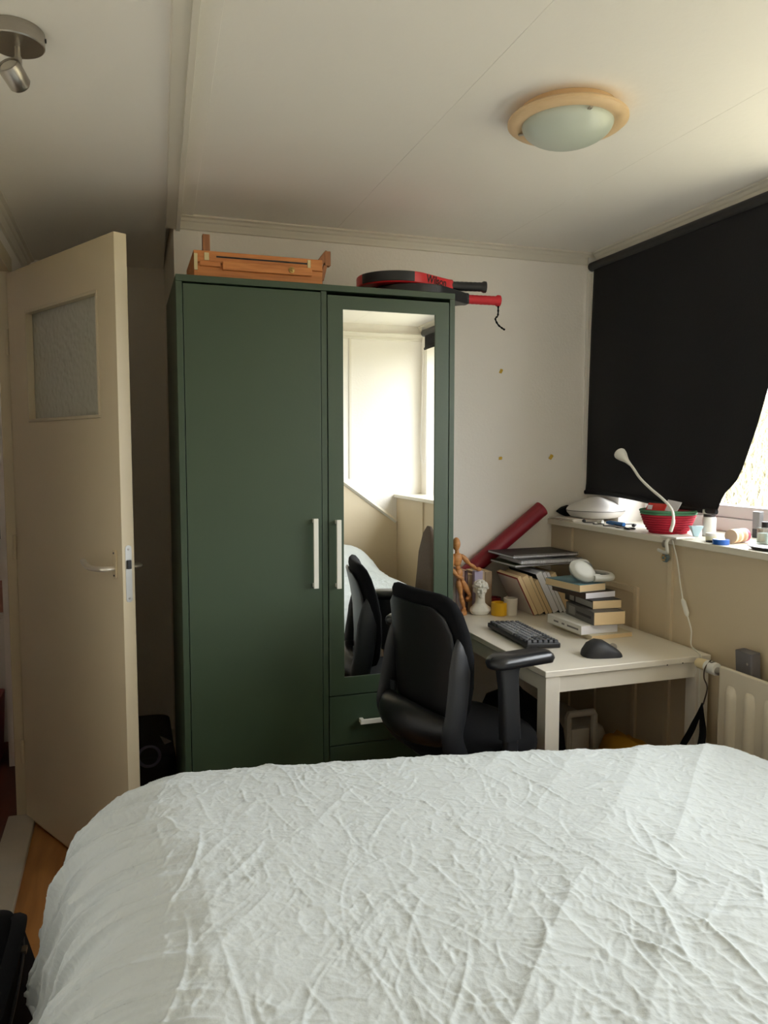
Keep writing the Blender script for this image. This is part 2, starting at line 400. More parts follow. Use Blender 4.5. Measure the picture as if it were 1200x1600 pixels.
obj('latch', MB().bx(DW, DW+.009, DT/2-.007, DT/2+.006, 1.018, 1.045), M_greypl, lk, bevel=.002)
for dz in (-.074, .074):
    obj('screw', MB(T(DW+.0014, DT/2, 1.003+dz) @ rot(0, 90, 0)).lathe([(.004, -.001), (.0035, .0008), (0, .001)], 10), M_chrome, lk)
for hz in (.25, 1.02, 1.76):
    obj('hinge', MB().tube([(-.006, -.004, hz-.045), (-.006, -.004, hz+.045)], .0065, 10), M_doorframe, door)

# ================================================================== WARDROBE
YM = 2.32; WX0, WX1, WH = .150, 1.023, 1.888; WBK = 2.83
wd = thing('wardrobe', 'dark green two door wardrobe with a tall mirror and drawers', 'wardrobe', ((WX0+WX1)/2, (YM+WBK)/2, 0))
tk = .018
xm = .588
obj('side_panel', MB().bx(WX0, WX0+tk, YM, WBK, 0, WH-.019), M_green, wd, world=True, bevel=.001)
obj('side_panel', MB().bx(WX1-tk, WX1, YM, WBK, 0, WH-.019), M_green, wd, world=True, bevel=.001)
obj('divider', MB().bx(xm-.009, xm+.009, YM+.004, WBK-.012, .06, WH-.019), M_green, wd, world=True, bevel=.001)
obj('top_panel', MB().bx(WX0, WX1, YM-.002, WBK, WH-.019, WH), M_green, wd, world=True, bevel=.0015)
obj('bottom_panel', MB().bx(WX0+tk, WX1-tk, YM+.004, WBK-.012, .045, .06), M_green, wd, world=True)
obj('plinth', MB().bx(WX0+tk, WX1-tk, YM+.02, YM+.036, 0, .045), M_green, wd, world=True)
obj('back_panel', MB().bx(WX0+tk, WX1-tk, WBK-.011, WBK-.005, .045, WH-.02), M_green, wd, world=True)
M_handle = mat('white_handle_metal', (214, 212, 200), .4, .04, 30)
def bar_handle(parent, x0, x1, z0, z1):
    v = (z1-z0) > (x1-x0)
    h = MB().bx(x0, x1, YM-.026, YM-.018, z0, z1)
    for k in (0, 1):
        if v:
            zz = z0+.008 if k == 0 else z1-.008; h.bx(x0+.001, x1-.001, YM-.019, YM+.002, zz-.006, zz+.006)
        else:
            xx = x0+.008 if k == 0 else x1-.008; h.bx(xx-.006, xx+.006, YM-.019, YM+.002, z0+.001, z1-.001)
    return obj('handle', h, M_handle, parent, world=True, bevel=.0012)
d1 = obj('door', MB().bx(WX0+tk+.002, xm-.011, YM+.001, YM+.019, .064, WH-.024), M_green, wd, world=True, bevel=.0012)
bar_handle(d1, .5445, .5595, .957, 1.174)
mx0, mx1, mz0, mz1 = .648, .955, .660, 1.817
dx0, dx1, dz0, dz1 = xm+.011, WX1-tk-.002, .603, WH-.030
dd = holed(MB(), dx0, dx1, dz0, dz1, mx0, mx1, mz0, mz1, YM+.001, YM+.019)
d2 = obj('mirror_door', dd, M_green, wd, world=True, bevel=.0008)
obj('mirror', MB().bx(mx0-.0005, mx1+.0005, YM+.005, YM+.010, mz0-.0005, mz1+.0005), MM, d2, world=True, smooth=False, label='tall rectangular mirror')
bar_handle(d2, .618, .633, .952, 1.168)
for za, zb, hz in ((.440, .599, .516), (.255, .436, .345), (.064, .251, .158)):
    dr = obj('drawer', MB().bx(dx0, dx1, YM+.001, YM+.019, za, zb), M_green, wd, world=True, bevel=.0012)
    bar_handle(dr, .694, .838, hz-.0075, hz+.0075)

# ================================================================== BED
bed = thing('bed', 'white painted bed frame under the pale duvet', 'bed', (.70, .62, 0))
bx0, bx1, by0, by1 = .02, 1.42, -.27, 1.50
obj('foot_rail', MB().bx(bx0, bx1, by1-.03, by1, .36, .56), M_white, bed, world=True, bevel=.004)
obj('side_rail', MB().bx(bx0, bx0+.03, by0, by1-.03, .36, .56), M_white, bed, world=True, bevel=.004)
obj('side_rail', MB().bx(bx1-.03, bx1, by0, by1-.03, .36, .56), M_white, bed, world=True, bevel=.004)
obj('head_rail', MB().bx(bx0+.03, bx1-.03, by0, by0+.03, .36, .62), M_white, bed, world=True, bevel=.004)
for i in range(9):
    yy = by0+.12+i*.19
    obj('slat', MB().bx(bx0+.03, bx1-.03, yy, yy+.07, .40, .418), M_beech, bed, world=True)
for xx in (bx0+.002, bx1-.062):
    for yy in (by0+.002, by1-.062):
        obj('leg', MB().bx(xx+.03 if xx < .5 else xx-.03, xx+.09 if xx < .5 else xx+.03, yy+.03 if yy < .5 else yy-.03, yy+.09 if yy < .5 else yy+.03, 0, .40), M_white, bed, world=True, bevel=.004)
mt = MB().loft([[(x+.72, y+.62, z) for x, y in rrect(1.32-2*i, 1.66-2*i, .06)] for z, i in ((.42, .02), (.44, 0), (.575, 0), (.60, .02))])
tag(obj('mattress', mt, mat('mattress_ticking', (214, 214, 210), .9, .03, 30, .1, 200)), 'white mattress between the bed frame and the duvet', 'mattress')

# duvet: fine grid draped over the mattress, creased in geometry
def vnoise(x, y, seed):
    xi = np.floor(x).astype(np.int64); yi = np.floor(y).astype(np.int64); fx = x-xi; fy = y-yi
    def h(a, b):
        n = (a*374761393+b*668265263+seed*982451653) & 0x7fffffff
        n = ((n ^ (n >> 13))*1274126177) & 0x7fffffff
        return ((n ^ (n >> 16)) & 0xffff)/65535.
    sx = fx*fx*fx*(fx*(fx*6-15)+10); sy = fy*fy*fy*(fy*(fy*6-15)+10)
    a = h(xi, yi)*(1-sx)+h(xi+1, yi)*sx; b = h(xi, yi+1)*(1-sx)+h(xi+1, yi+1)*sx
    return a*(1-sy)+b*sy
def ridged(x, y, seed, p=3.):
    n = vnoise(x, y, seed); return (1-np.abs(2*n-1))**p
def make_duvet():
    DX0, DX1, DY0_, DY1_ = .10, 1.33, -.22, 1.53      # top rectangle before rounding
    hl, hr, hf = .56, .30, .20                        # overhang left, right, foot
    ax = np.concatenate([np.linspace(DX0-hl, -.22, 60)[:-1], np.linspace(-.22, 1.48, 860), np.linspace(1.48, DX1+hr, 36)[1:]])
    ay = np.concatenate([np.linspace(DY0_, .42, 90)[:-1], np.linspace(.42, DY1_+hf, 660)]); NX, NY = len(ax), len(ay)
    P = ax[:, None]*np.ones((1, NY)); Q = np.ones((NX, 1))*ay[None, :]
    ex = np.where(P < DX0, P-DX0, np.where(P > DX1, P-DX1, 0.)); ey = np.where(Q > DY1_, Q-DY1_, 0.)
    e = np.hypot(ex, ey); e1 = np.maximum(e, 1e-9)
    r = .16+.08*np.clip((DX0+.30-P)/.30, 0, 1); am = math.pi/2*.82; ang = np.minimum(e/r, am); rest = np.maximum(e-r*am, 0)
    out = r*np.sin(ang)+rest*math.cos(am); drop = r*(1-np.cos(ang))+rest*math.sin(am)
    X = np.clip(P, DX0, DX1)+ex/e1*out; Y = np.clip(Q, -9, DY1_)+ey/e1*out
    tx = (np.clip(P, DX0, DX1)-DX0)/(DX1-DX0)
    Y = Y+(.07-.17*tx)*np.clip((Q+.2)/1.7, 0, 1)          # the foot line runs a little obliquely
    Z = .700-.028*tx-drop
    Z += .016*np.exp(-((P-.55)/.5)**2)*np.exp(-((Q-.8)/.6)**2)
    Z += .105*np.exp(-((Q+.06)/.36)**2)*np.clip((P+.05)/.2, 0, 1)   # pillows under the duvet at the head
    Z -= .010*np.exp(-((P-.02)/.22)**2-((Q-1.6)/.28)**2)  # slack corner
    sidew = np.clip(-ex/.12, 0, 1); top = 1-sidew
    D = np.zeros_like(Z)                                   # relief along the surface normal (mostly z)
    D += .012*(vnoise(P*2.1+.3, Q*2.3, 11)-.5)
    wu, wv = P+.05*(vnoise(P*2.2, Q*2.2, 3)-.5), Q+.05*(vnoise(P*2.2+9, Q*2.2, 4)-.5)
    # three long soft folds crossing the bed obliquely
    c, s_ = math.cos(math.radians(48)), math.sin(math.radians(48))
    a = wu*c+wv*s_; b = -wu*s_+wv*c
    m1 = np.clip(vnoise(P*1.7, Q*1.7, 21)*2-.6, 0, 1)
    D += .013*ridged(a*.8, b*4.3, 31, 3.)*m1*top+.006*ridged(a*1.2+3, b*7.5, 35, 3.)*np.clip(vnoise(P*2.2+4, Q*2.2, 25)*2-.7, 0, 1)*top
    # crumpled cloth: many small sharp facets
    w2u = P+.035*(vnoise(P*8, Q*8, 5)-.5); w2v = Q+.035*(vnoise(P*8+3, Q*8, 6)-.5)
    for k, (f, amp, p) in enumerate(((12, .0016, 3.), (22, .0019, 3.5), (40, .0016, 3.5), (70, .0011, 3.), (125, .0006, 3.))):
        th = .6+k*1.1; cc, ss = math.cos(th), math.sin(th)
        D += .8*amp*ridged((w2u*cc+w2v*ss)*f*.62, (-w2u*ss+w2v*cc)*f*1.25, 50+k, p)*(.35+1.1*vnoise(P*5+k, Q*5, 60+k))
    # crisp single creases: little ridges with a sharp crest
    rg = np.random.RandomState(12); dx_, dy_ = ax[1]-ax[0], ay[1]-ay[0]
    def crease(cx, cy, th, L, w, h, bend):
        R_ = L/2+w*4
        i0, i1 = np.searchsorted(ax, [cx-R_, cx+R_]); j0, j1 = np.searchsorted(ay, [cy-R_, cy+R_])
        if i1-i0 < 2 or j1-j0 < 2: return
        u = P[i0:i1, j0:j1]-cx; v = Q[i0:i1, j0:j1]-cy; cc, ss = math.cos(th), math.sin(th)
        al = u*cc+v*ss; ac = -u*ss+v*cc-bend*al*al/L
        t = np.clip(1-(2*al/L)**2, 0, 1); ww = w*(.5+.5*t)
        prof = np.exp(-np.abs(ac)/ww)*np.where(ac > 0, 1, np.exp(-np.abs(ac)/ww*.7))-.45*np.exp(-((ac+2.2*ww)/(1.6*ww))**2)
        D[i0:i1, j0:j1] += h*t*prof
    for _ in range(4200):
        cx, cy = rg.uniform(-.42, 1.5), rg.uniform(-.2, 1.7); q = rg.rand()
        th = math.radians(rg.normal(55, 16) if q < .35 else (rg.normal(95, 16) if q < .6 else (rg.normal(5, 18) if q < .85 else rg.uniform(0, 180))))
        L = rg.uniform(.02, .08) if rg.rand() < .85 else rg.uniform(.08, .26)
        crease(cx, cy, th, L, rg.uniform(.0016, .0034)*(1+L*2), rg.uniform(.0005, .0014)*(1+L*3)*(.6+.6*(cy < .9)), rg.uniform(-.6, .6))
    # deep pinched creases on the near half by the window side
    for _ in range(46):
        cx, cy = rg.uniform(.55, 1.35), rg.uniform(.35, 1.15)
        crease(cx, cy, math.radians(rg.normal(108, 12) if rg.rand() < .5 else rg.normal(62, 12)), rg.uniform(.10, .32), rg.uniform(.005, .010), rg.uniform(.002, .005), rg.uniform(-.5, .5))
    for _ in range(16):
        cx, cy = rg.uniform(.05, .6), rg.uniform(.5, 1.3)
        crease(cx, cy, math.radians(rg.normal(70, 12)), rg.uniform(.12, .30), rg.uniform(.004, .008), rg.uniform(.0012, .003), rg.uniform(-.5, .5))
    # hanging side: folds fan down from the shoulder of the bed
    ph = Q+ex*.45
    fold = .020*(ridged(ph*4.5, ex*.8, 71, 2.)-.4)+.016*(ridged(ph*10., ex*1.2, 72, 3.)-.35)+.017*(ridged(ph*21., ex*2., 73, 3.)-.35)+.009*(ridged(ph*44., ex*3., 74, 3.)-.35)
    D += fold*np.clip(-ex/.20, 0, 1)**.8
    D += .010*(ridged(P*8.+Q*2, ey*2., 75, 2.)-.4)*np.clip(ey/.12, 0, 1)
    nx_ = np.where(e > 0, ex/e1*np.sin(ang), 0); ny_ = np.where(e > 0, ey/e1*np.sin(ang), 0); nz_ = np.where(e > 0, np.cos(ang), 1)
    X += D*nx_; Y += D*ny_; Z += D*nz_
    Z = np.maximum(Z, .03)
    vs_ = np.stack([X, Y, Z], -1).reshape(-1, 3)
    idx = np.arange(NX*NY).reshape(NX, NY)
    fs = np.stack([idx[:-1, :-1], idx[1:, :-1], idx[1:, 1:], idx[:-1, 1:]], -1).reshape(-1, 4)
    loc = np.array([.65, .65, .1]); vs_ = vs_-loc
    me = bpy.data.meshes.new('duvet'); me.from_pydata(vs_.tolist(), [], fs.tolist()); me.update(); me.shade_smooth()
    o = bpy.data.objects.new('duvet', me); COL.objects.link(o); o.location = loc
    m = mat('washed_cotton', (194, 200, 200), .95, .025, 5, .14, 140, spec=.15, sheen=.1)
    me.materials.append(m)
    rim = [tuple(vs_[idx[i, 0]]+loc) for i in range(0, NX, 8)]+[tuple(vs_[idx[NX-1, j_]]+loc) for j_ in range(0, NY, 8)]+[tuple(vs_[idx[i, NY-1]]+loc) for i in range(NX-1, -1, -8)]+[tuple(vs_[idx[0, j_]]+loc) for j_ in range(NY-1, 0, -8)]
    obj('hem', MB().tube(rim, .007, 6, closed=True), m, o, world=True, ang=80)
    tag(o, 'pale grey green crumpled cotton duvet spread over the bed', 'duvet')
make_duvet()

# ================================================================== ROLLER BLINDS
M_blind = mat('blackout_fabric', (15, 14, 19), .9, .12, 3, .15, 250)
M_tube = mat('dark_blind_tube', (30, 30, 32), .5, .06, 20)
XB = 1.915
def blind(label, y_top0, y_top1, rad, left, right, zb, zt, wav=True):
    root = thing('roller_blind', label, 'blind', (XB, (y_top0+y_top1)/2, 2.16), group='roller blinds at the window')
    obj('tube', MB().tube([(XB-.004, y_top0, 2.165), (XB-.004, y_top1, 2.165)], rad, 24), M_tube, root, world=True)
    for yy in (y_top0, y_top1):
        s = 1 if yy > (y_top0+y_top1)/2 else -1
        obj('bracket', MB().bx(XB-.020, XW+.002, yy+s*.002-.003, yy+s*.002+.003, 2.14, 2.205), M_whitepl, root, world=True, bevel=.001)
    NY_, NZ_ = 60, 48; vs_ = []; fs = []
    for i in range(NY_+1):
        for j in range(NZ_+1):
            z = zb+(zt-zb)*j/NZ_; a = left(z); b = right(z); u = i/NY_; y = a+(b-a)*u
            dxx = .006*math.sin(u*9+z*2)*(1-j/NZ_)+.004*math.sin(u*17+1)*(1-j/NZ_)
            if wav:
                cu = max(0, (u-.80)/.20); dxx += -.035*cu**2*(1-j/NZ_)          # free edge curls into the room
            zz = z + (.012*math.sin(u*5.2+.6)-.02*u*.5)*(1-j/NZ_)**6 if wav else z
            vs_.append((XB-.012+dxx, y, zz))
    for i in range(NY_):
        for j in range(NZ_):
            p = i*(NZ_+1)+j; fs.append((p, p+NZ_+1, p+NZ_+2, p+1))
    f = obj('fabric', MB().add(vs_, fs), M_blind, root, world=True); sm = f.modifiers.new('t', 'SOLIDIFY'); sm.thickness = .0012
    hem = [vs_[i*(NZ_+1)] for i in range(NY_+1)]
    obj('bottom_hem', MB().tube(hem, .006, 8, flat=1.6), M_blind, root, world=True)
    return root
import bisect
def lerp_tab(tab):
    xs = [a for a, b in tab]
    def f(z):
        if z <= xs[0]: return tab[0][1]
        if z >= xs[-1]: return tab[-1][1]
        k = bisect.bisect(xs, z); (a, p), (b, q) = tab[k-1], tab[k]; t = (z-a)/(b-a); t = t*t*(3-2*t) if False else t
        return p+(q-p)*t
    return f
rgt = lerp_tab([(1.19, 2.062), (1.25, 2.035), (1.29, 1.985), (1.33, 1.962), (1.45, 1.918), (1.59, 1.878), (1.75, 1.872), (1.95, 1.82), (2.16, 1.78)])
lft = lerp_tab([(1.19, 2.912), (1.24, 2.902), (1.9, 2.878), (2.16, 2.866)])
rb1 = blind('black roller blind hanging crooked over the window above the desk', 2.895, .99, .0195, lft, rgt, 1.196, 2.16)
ch = MB()
for dx in (0, .014): ch.tube([(XB-.016+dx, 2.912, 2.15), (XB-.016+dx, 2.914, 1.7), (XB-.016+dx, 2.917, 1.30)], .0013, 5)
obj('pull_chain', ch, M_whitepl, rb1, world=True)
rb2 = blind('rolled up dark roller blind above the uncovered window panes', .93, -.19, .023, lambda z: .90, lambda z: -.16, 2.06, 2.16, False)
obj('pull_chain', MB().tube(bez([(XB, -.205, 2.15), (XB-.01, -.21, 1.7), (XB-.02, -.2, 1.36), (XB+.012, -.2, 1.33), (XB+.014, -.21, 1.7), (XB+.012, -.205, 2.15)], 6), .0013, 5), M_whitepl, rb2, world=True)

# ================================================================== CEILING LIGHTS
LC = (1.062, 1.728)
lamp = thing('ceiling_lamp', 'flush round ceiling lamp with peach ring and frosted dome', 'lamp', (LC[0], LC[1], ZC))
ring = [(.02, -.0005), (.118, -.0005), (.119, -.016), (.140, -.020), (.147, -.026), (.147, -.032), (.140, -.038), (.122, -.041), (.110, -.036), (.108, -.020), (.02, -.018)]
obj('ring', MB().lathe(ring, 64), wood('pale_peach_wood', (216, 184, 140), (226, 196, 154), .45, (3, 3, 30), 4.), lamp)
prof = [(.112, -.034)]+[(.112*math.cos(a), -.034-.052*math.sin(a)) for a in [math.pi/2*i/12 for i in range(1, 13)]]
obj('glass_dome', MB().lathe(prof, 64), mat('frosted_dome_glass', (196, 204, 192), .35, .03, 6, spec=.5, coat=.3), lamp, label='frosted pale green glass dome')
for a in (20, 140, 265):
    obj('clip', MB(rot(0, 0, a)).bx(.100, .122, -.004, .004, -.0455, -.0415).bx(.096, .101, -.004, .004, -.056, -.042), M_chrome, lamp, bevel=.0006)
SPc = at(23, 62, z=2.172)
sp = thing('ceiling_spotlight', 'small brushed steel ceiling spotlight with a swivel head', 'lamp', (SPc.x, SPc.y, ZL))
obj('canopy', MB().lathe([(.01, -.0005), (.053, -.0005), (.054, -.002), (.054, -.027), (.052, -.029), (.01, -.0292)], 48), M_chrome, sp)
obj('side_screw', MB(T(.0535, 0, -.012) @ rot(0, 90, 0)).lathe([(.004, 0), (.004, .003), (0, .0035)], 10), M_greypl, sp)
obj('stem', MB().tube([(.004, .004, -.028), (.004, .004, -.058)], .0055, 16).tube([(.004, .004, -.048), (.004, .004, -.072)], .0072, 16), M_chrome, sp)
hd = obj('lamp_head', MB(T(-.004, .010, -.080) @ rot(58, 0, -30)).lathe([(.004, -.026), (.016, -.026), (.021, -.020), (.0225, .018), (.021, .0225), (.018, .023), (.017, .010), (.004, .008)], 32), M_chrome, sp)
obj('bulb_glass', MB(T(-.004, .010, -.080) @ rot(58, 0, -30)).lathe([(.003, .011), (.0168, .011), (.0165, .020), (.003, .021)], 24), mat('lamp_lens', (200, 196, 186), .15), hd)

# ================================================================== DESK
DKX0, DKX1, DKY0, DKY1, DKZ = 1.146, 1.741, 1.930, 2.912, .74
desk = thing('desk', 'small white desk with square legs against the window wall', 'desk', ((DKX0+DKX1)/2, (DKY0+DKY1)/2, 0))
M_desk = mat('white_desk_foil', (226, 220, 208), .3, .03, 5, .02, 60)
obj('tabletop', MB().bx(DKX0, DKX1, DKY0, DKY1, DKZ-.020, DKZ), M_desk, desk, world=True, bevel=.003)
lg = .048
for xa in (DKX0+.004, DKX1-.004-lg):
    for ya in (DKY0+.004, DKY1-.004-lg):
        obj('leg', MB().bx(xa, xa+lg, ya, ya+lg, 0, DKZ-.020), M_desk, desk, world=True, bevel=.002)
az0, az1 = DKZ-.070, DKZ-.020
obj('apron', MB().bx(DKX0+.052, DKX1-.052, DKY0+.010, DKY0+.030, az0, az1), M_desk, desk, world=True, bevel=.0015)
obj('apron', MB().bx(DKX0+.052, DKX1-.052, DKY1-.030, DKY1-.010, az0, az1), M_desk, desk, world=True, bevel=.0015)
obj('apron', MB().bx(DKX0+.010, DKX0+.030, DKY0+.052, DKY1-.052, az0, az1), M_desk, desk, world=True, bevel=.0015)
obj('apron', MB().bx(DKX1-.030, DKX1-.010, DKY0+.052, DKY1-.052, az0, az1), M_desk, desk, world=True, bevel=.0015)
for u, v in ((1043, 1039), (1067, 1036)):
    p = at(u, v, y=DKY0-.0002)
    obj('chip_mark', MB(T(p.x, DKY0, p.z) @ rot(90, 0, 0)).lathe([(.0028, -.0005), (.002, .0004), (0, .0005)], 7), M_greypl, desk, world=True)

# ================================================================== OFFICE CHAIR
CH = thing('office_chair', 'black office chair with armrests pulled up to the white desk', 'chair', (1.010, 2.056, 0), math.radians(11))
def sring(w, d, x0, z, n=28, p=3.2, curve=.0, tilt=0.):
    out = []
    for j in range(n):
        a = 2*math.pi*j/n; c, s = math.cos(a), math.sin(a)
        yy = (w/2)*math.copysign(abs(s)**(2/p), s); xx = (d/2)*math.copysign(abs(c)**(2/p), c)
        out.append((x0+xx+curve*yy*yy, yy, z+tilt*xx))
    return out
# seat cushion
seat = [(.31, .25, .505), (.38, .33, .508), (.42, .365, .522), (.43, .372, .545), (.424, .366, .565), (.40, .34, .578), (.32, .27, .584), (.2, .15, .585)]
obj('seat', MB().loft([[(x-.065, y, z+.012*(x > .10)*(-1)*((x-.10)/.1)**2) for x, y, z in sring(w_, d_, 0, z_, p=2.4)] for w_, d_, z_ in seat]), M_blackfab, CH, ang=60)
obj('seat_pan', MB().prism([(x-.065, y) for x, y in rrect(.28, .30, .09)], .485, .507), M_black, CH, bevel=.004)
# backrest
bk = [(.26, .020, .628), (.32, .045, .640), (.36, .056, .670), (.385, .060, .74), (.398, .060, .82), (.392, .056, .89), (.372, .050, .945), (.345, .042, .973), (.305, .028, .989), (.25, .012, .995)]
obj('backrest', MB().loft([sring(w_, d_, -.205-.16*(z_-.64)+.03*math.sin((z_-.63)*7), z_, p=3.6, curve=.75) for w_, d_, z_ in [(a_*.91, b_, c_) for a_, b_, c_ in bk]]), M_blackfab, CH, ang=60)
# plastic shell behind the cushion
sh = [(.24, .010, .640), (.31, .014, .66), (.345, .016, .72), (.36, .016, .82), (.35, .014, .89), (.315, .012, .935), (.24, .008, .958)]
obj('back_shell', MB().loft([sring(w_, d_, -.236-.16*(z_-.64)+.03*math.sin((z_-.63)*7), z_, p=3.6, curve=.75) for w_, d_, z_ in [(a_*.91, b_, c_) for a_, b_, c_ in sh]]), M_black, CH, ang=60)
obj('maker_tag', MB().bx(-.2545, -.250, .10, .125, .672, .700), M_greypl, CH)
for s in (-1, 1):
    pts = bez([(-.198, s*.162, .880), (-.206, s*.168, .84), (-.214, s*.174, .76), (-.226, s*.178, .68), (-.236, s*.177, .61), (-.20, s*.162, .535), (-.12, s*.13, .475), (-.04, s*.06, .455)], 6)
    rr = [.014+.021*min(1, i/10) for i in range(len(pts))]
    obj('back_strut', MB().tube(pts, rr, 12, flat=.42, up=(0, 1, 0)), M_greypl, CH, ang=60)
pts = bez([(-.232, -.162, .620), (-.266, -.09, .622), (-.280, 0, .624), (-.266, .09, .622), (-.232, .162, .620)], 6)
obj('lumbar_bow', MB().tube(pts, [.030+.014*math.sin(math.pi*i/(len(pts)-1)) for i in range(len(pts))], 14, flat=1.25, up=(0, 0, 1)), M_black, CH, ang=60)
for s in (-1, 1):
    px_ = -.050
    pad = [[(x, y, z) for x, y in [(px_+a, s*.228+b) for a, b in rrect(.215-2*i, .080-2*i, .036-i*.6)]] for z, i in ((.806, .012), (.810, .004), (.822, .0), (.832, .003), (.839, .012))]
    pad = [[(x, y, z-.010*max(0, (x-px_)/.117)**2-.006*max(0, -(x-px_)/.117)**2) for x, y, z in r_] for r_ in pad]
    ar = obj('armrest', MB().loft(pad), mat('black_arm_pad', (26, 27, 30), .32, .08, 20, coat=.15), CH, ang=50)
    post = [[(px_-.040+a+dx_, s*(.228+dy_)+b, z) for a, b in rrect(w_, d_, .009)] for z, w_, d_, dx_, dy_ in
            ((.470, .036, .024, .010, .0), (.60, .044, .026, .008, .0), (.602, .058, .034, .007, 0), (.74, .056, .032, 0., 0), (.79, .062, .034, -.004, 0), (.808, .070, .036, -.002, 0))]
    obj('arm_post', MB().loft(post), M_greypl, CH, ang=40)
    obj('arm_bracket', MB().bx(px_-.055, px_-.005, min(s*.10, s*.238), max(s*.10, s*.238), .462, .484), M_black, CH, bevel=.004)
obj('tilt_mechanism', MB().bx(-.13, .08, -.09, .09, .425, .487), M_black, CH, bevel=.012)
obj('gas_column', MB().tube([(0, 0, .12), (0, 0, .28)], .028, 18).tube([(0, 0, .27), (0, 0, .43)], .014, 14), M_black, CH)
obj('hub', MB().lathe([(.02, .075), (.045, .08), (.045, .125), (.03, .135), (.02, .135)], 20), M_black, CH)
for k in range(5):
    a = math.radians(-10+72*k); R_ = rot(0, 0, math.degrees(a))
    lgk = obj('base_leg', MB(R_).loft([[(r_, y*w_, zc+z*h_) for y, z in ((-1, -1), (1, -1), (.8, 1), (-.8, 1))] for r_, w_, h_, zc in ((.035, .026, .020, .102), (.17, .020, .015, .092), (.275, .015, .011, .080))]), M_black, CH, bevel=.003)
    cs = MB(R_ @ T(.265, 0, 0))
    cs.tube([(0, 0, .04), (0, 0, .078)], .006, 8)
    for s in (-1, 1): cs.tube([(0, s*.008, .026), (0, s*.024, .026)], .026, 16)
    obj('caster', cs, M_black, lgk)
obj('height_lever', MB().tube([(.02, -.08, .455), (.03, -.20, .452), (.035, -.235, .450)], .005, 8), M_black, CH)

# ================================================================== RADIATOR
rad = thing('radiator', 'cream panel radiator with vertical ribs beside the white desk', 'radiator', (1.675, 1.18, .14))
M_rad = mat('radiator_enamel', (214, 204, 184), .38, .03, 8)
RX, RY0, RY1, RZ0, RZ1 = 1.652, .56, 1.800, .155, .748
obj('panel', MB().bx(RX, RX+.016, RY0, RY1, RZ0, RZ1), M_rad, rad, world=True, bevel=.006)
obj('back_panel', MB().bx(RX+.036, RX+.050, RY0+.01, RY1-.01, RZ0+.01, RZ1-.02), M_rad, rad, world=True, bevel=.005)
obj('connector', MB().tube([(RX+.028, RY1-.03, RZ0+.03), (RX+.028, RY0+.03, RZ0+.03)], .014, 10).tube([(RX+.028, RY1-.03, RZ1-.04), (RX+.028, RY0+.03, RZ1-.04)], .014, 10), M_rad, rad, world=True)
rib = None
n_r = 17
for k in range(n_r):
    yy = RY1-.052-k*.0705
    if rib is None:
        prof = [(-.022, .0), (-.017, -.006), (-.010, -.012), (0, -.014), (.010, -.012), (.017, -.006), (.022, 0)]
        rings = []
        for z, sc_ in ((RZ0+.045, .05), (RZ0+.052, .45), (RZ0+.066, .9), (RZ0+.08, 1), (RZ1-.085, 1), (RZ1-.07, .9), (RZ1-.056, .45), (RZ1-.048, .05)):
            rings.append([(RX+.001+b*sc_, yy+a*(.7+.3*sc_), z) for a, b in prof]+[(RX+.003, yy+.020, z), (RX+.003, yy-.020, z)])
        rib = obj('rib', MB().loft(rings), M_rad, rad, world=True, ang=60); y_first = yy
    else:
        c = rib.copy(); COL.objects.link(c); c.parent = rad; c.location = rib.location+Vector((0, yy-y_first, 0))
for yy in (RY0+.2, RY1-.2): obj('wall_bracket', MB().bx(RX+.05, XK-.001, yy-.012, yy+.012, .45, .49), M_rad, rad, world=True)
for yy in (RY0+.2, RY1-.2): obj('support_foot', MB().bx(RX+.02, RX+.034, yy-.01, yy+.01, 0, RZ0+.02), M_rad, rad, world=True)
vx, vz = RX+.012, .729
val = obj('valve_body', MB().tube([(vx, RY1-.012, vz-.004), (vx, RY1+.022, vz-.003)], .011, 14), M_chrome, rad, world=True)
obj('valve_collar', MB(T(vx, RY1+.018, vz) @ rot(-90, 0, 0)).lathe([(.011, 0), (.0185, .001), (.0195, .006), (.0195, .022), (.0185, .027), (.0195, .030), (.0195, .040), (.016, .042)], 24), M_whitepl, rad, world=True)
obj('valve_knob', MB(T(vx, RY1+.055, vz+.001) @ rot(-90, 0, 0)).lathe([(.016, 0), (.0175, .004), (.0165, .038), (.013, .046), (0, .047)], 24), mat('yellowed_plastic', (222, 204, 160), .4, .05, 14), rad, world=True)
obj('valve_mark', MB(T(vx-.004, RY1+.034, vz+.0195)).bx(-.008, .008, -.003, .003, -.001, .0006), M_black, rad, world=True)

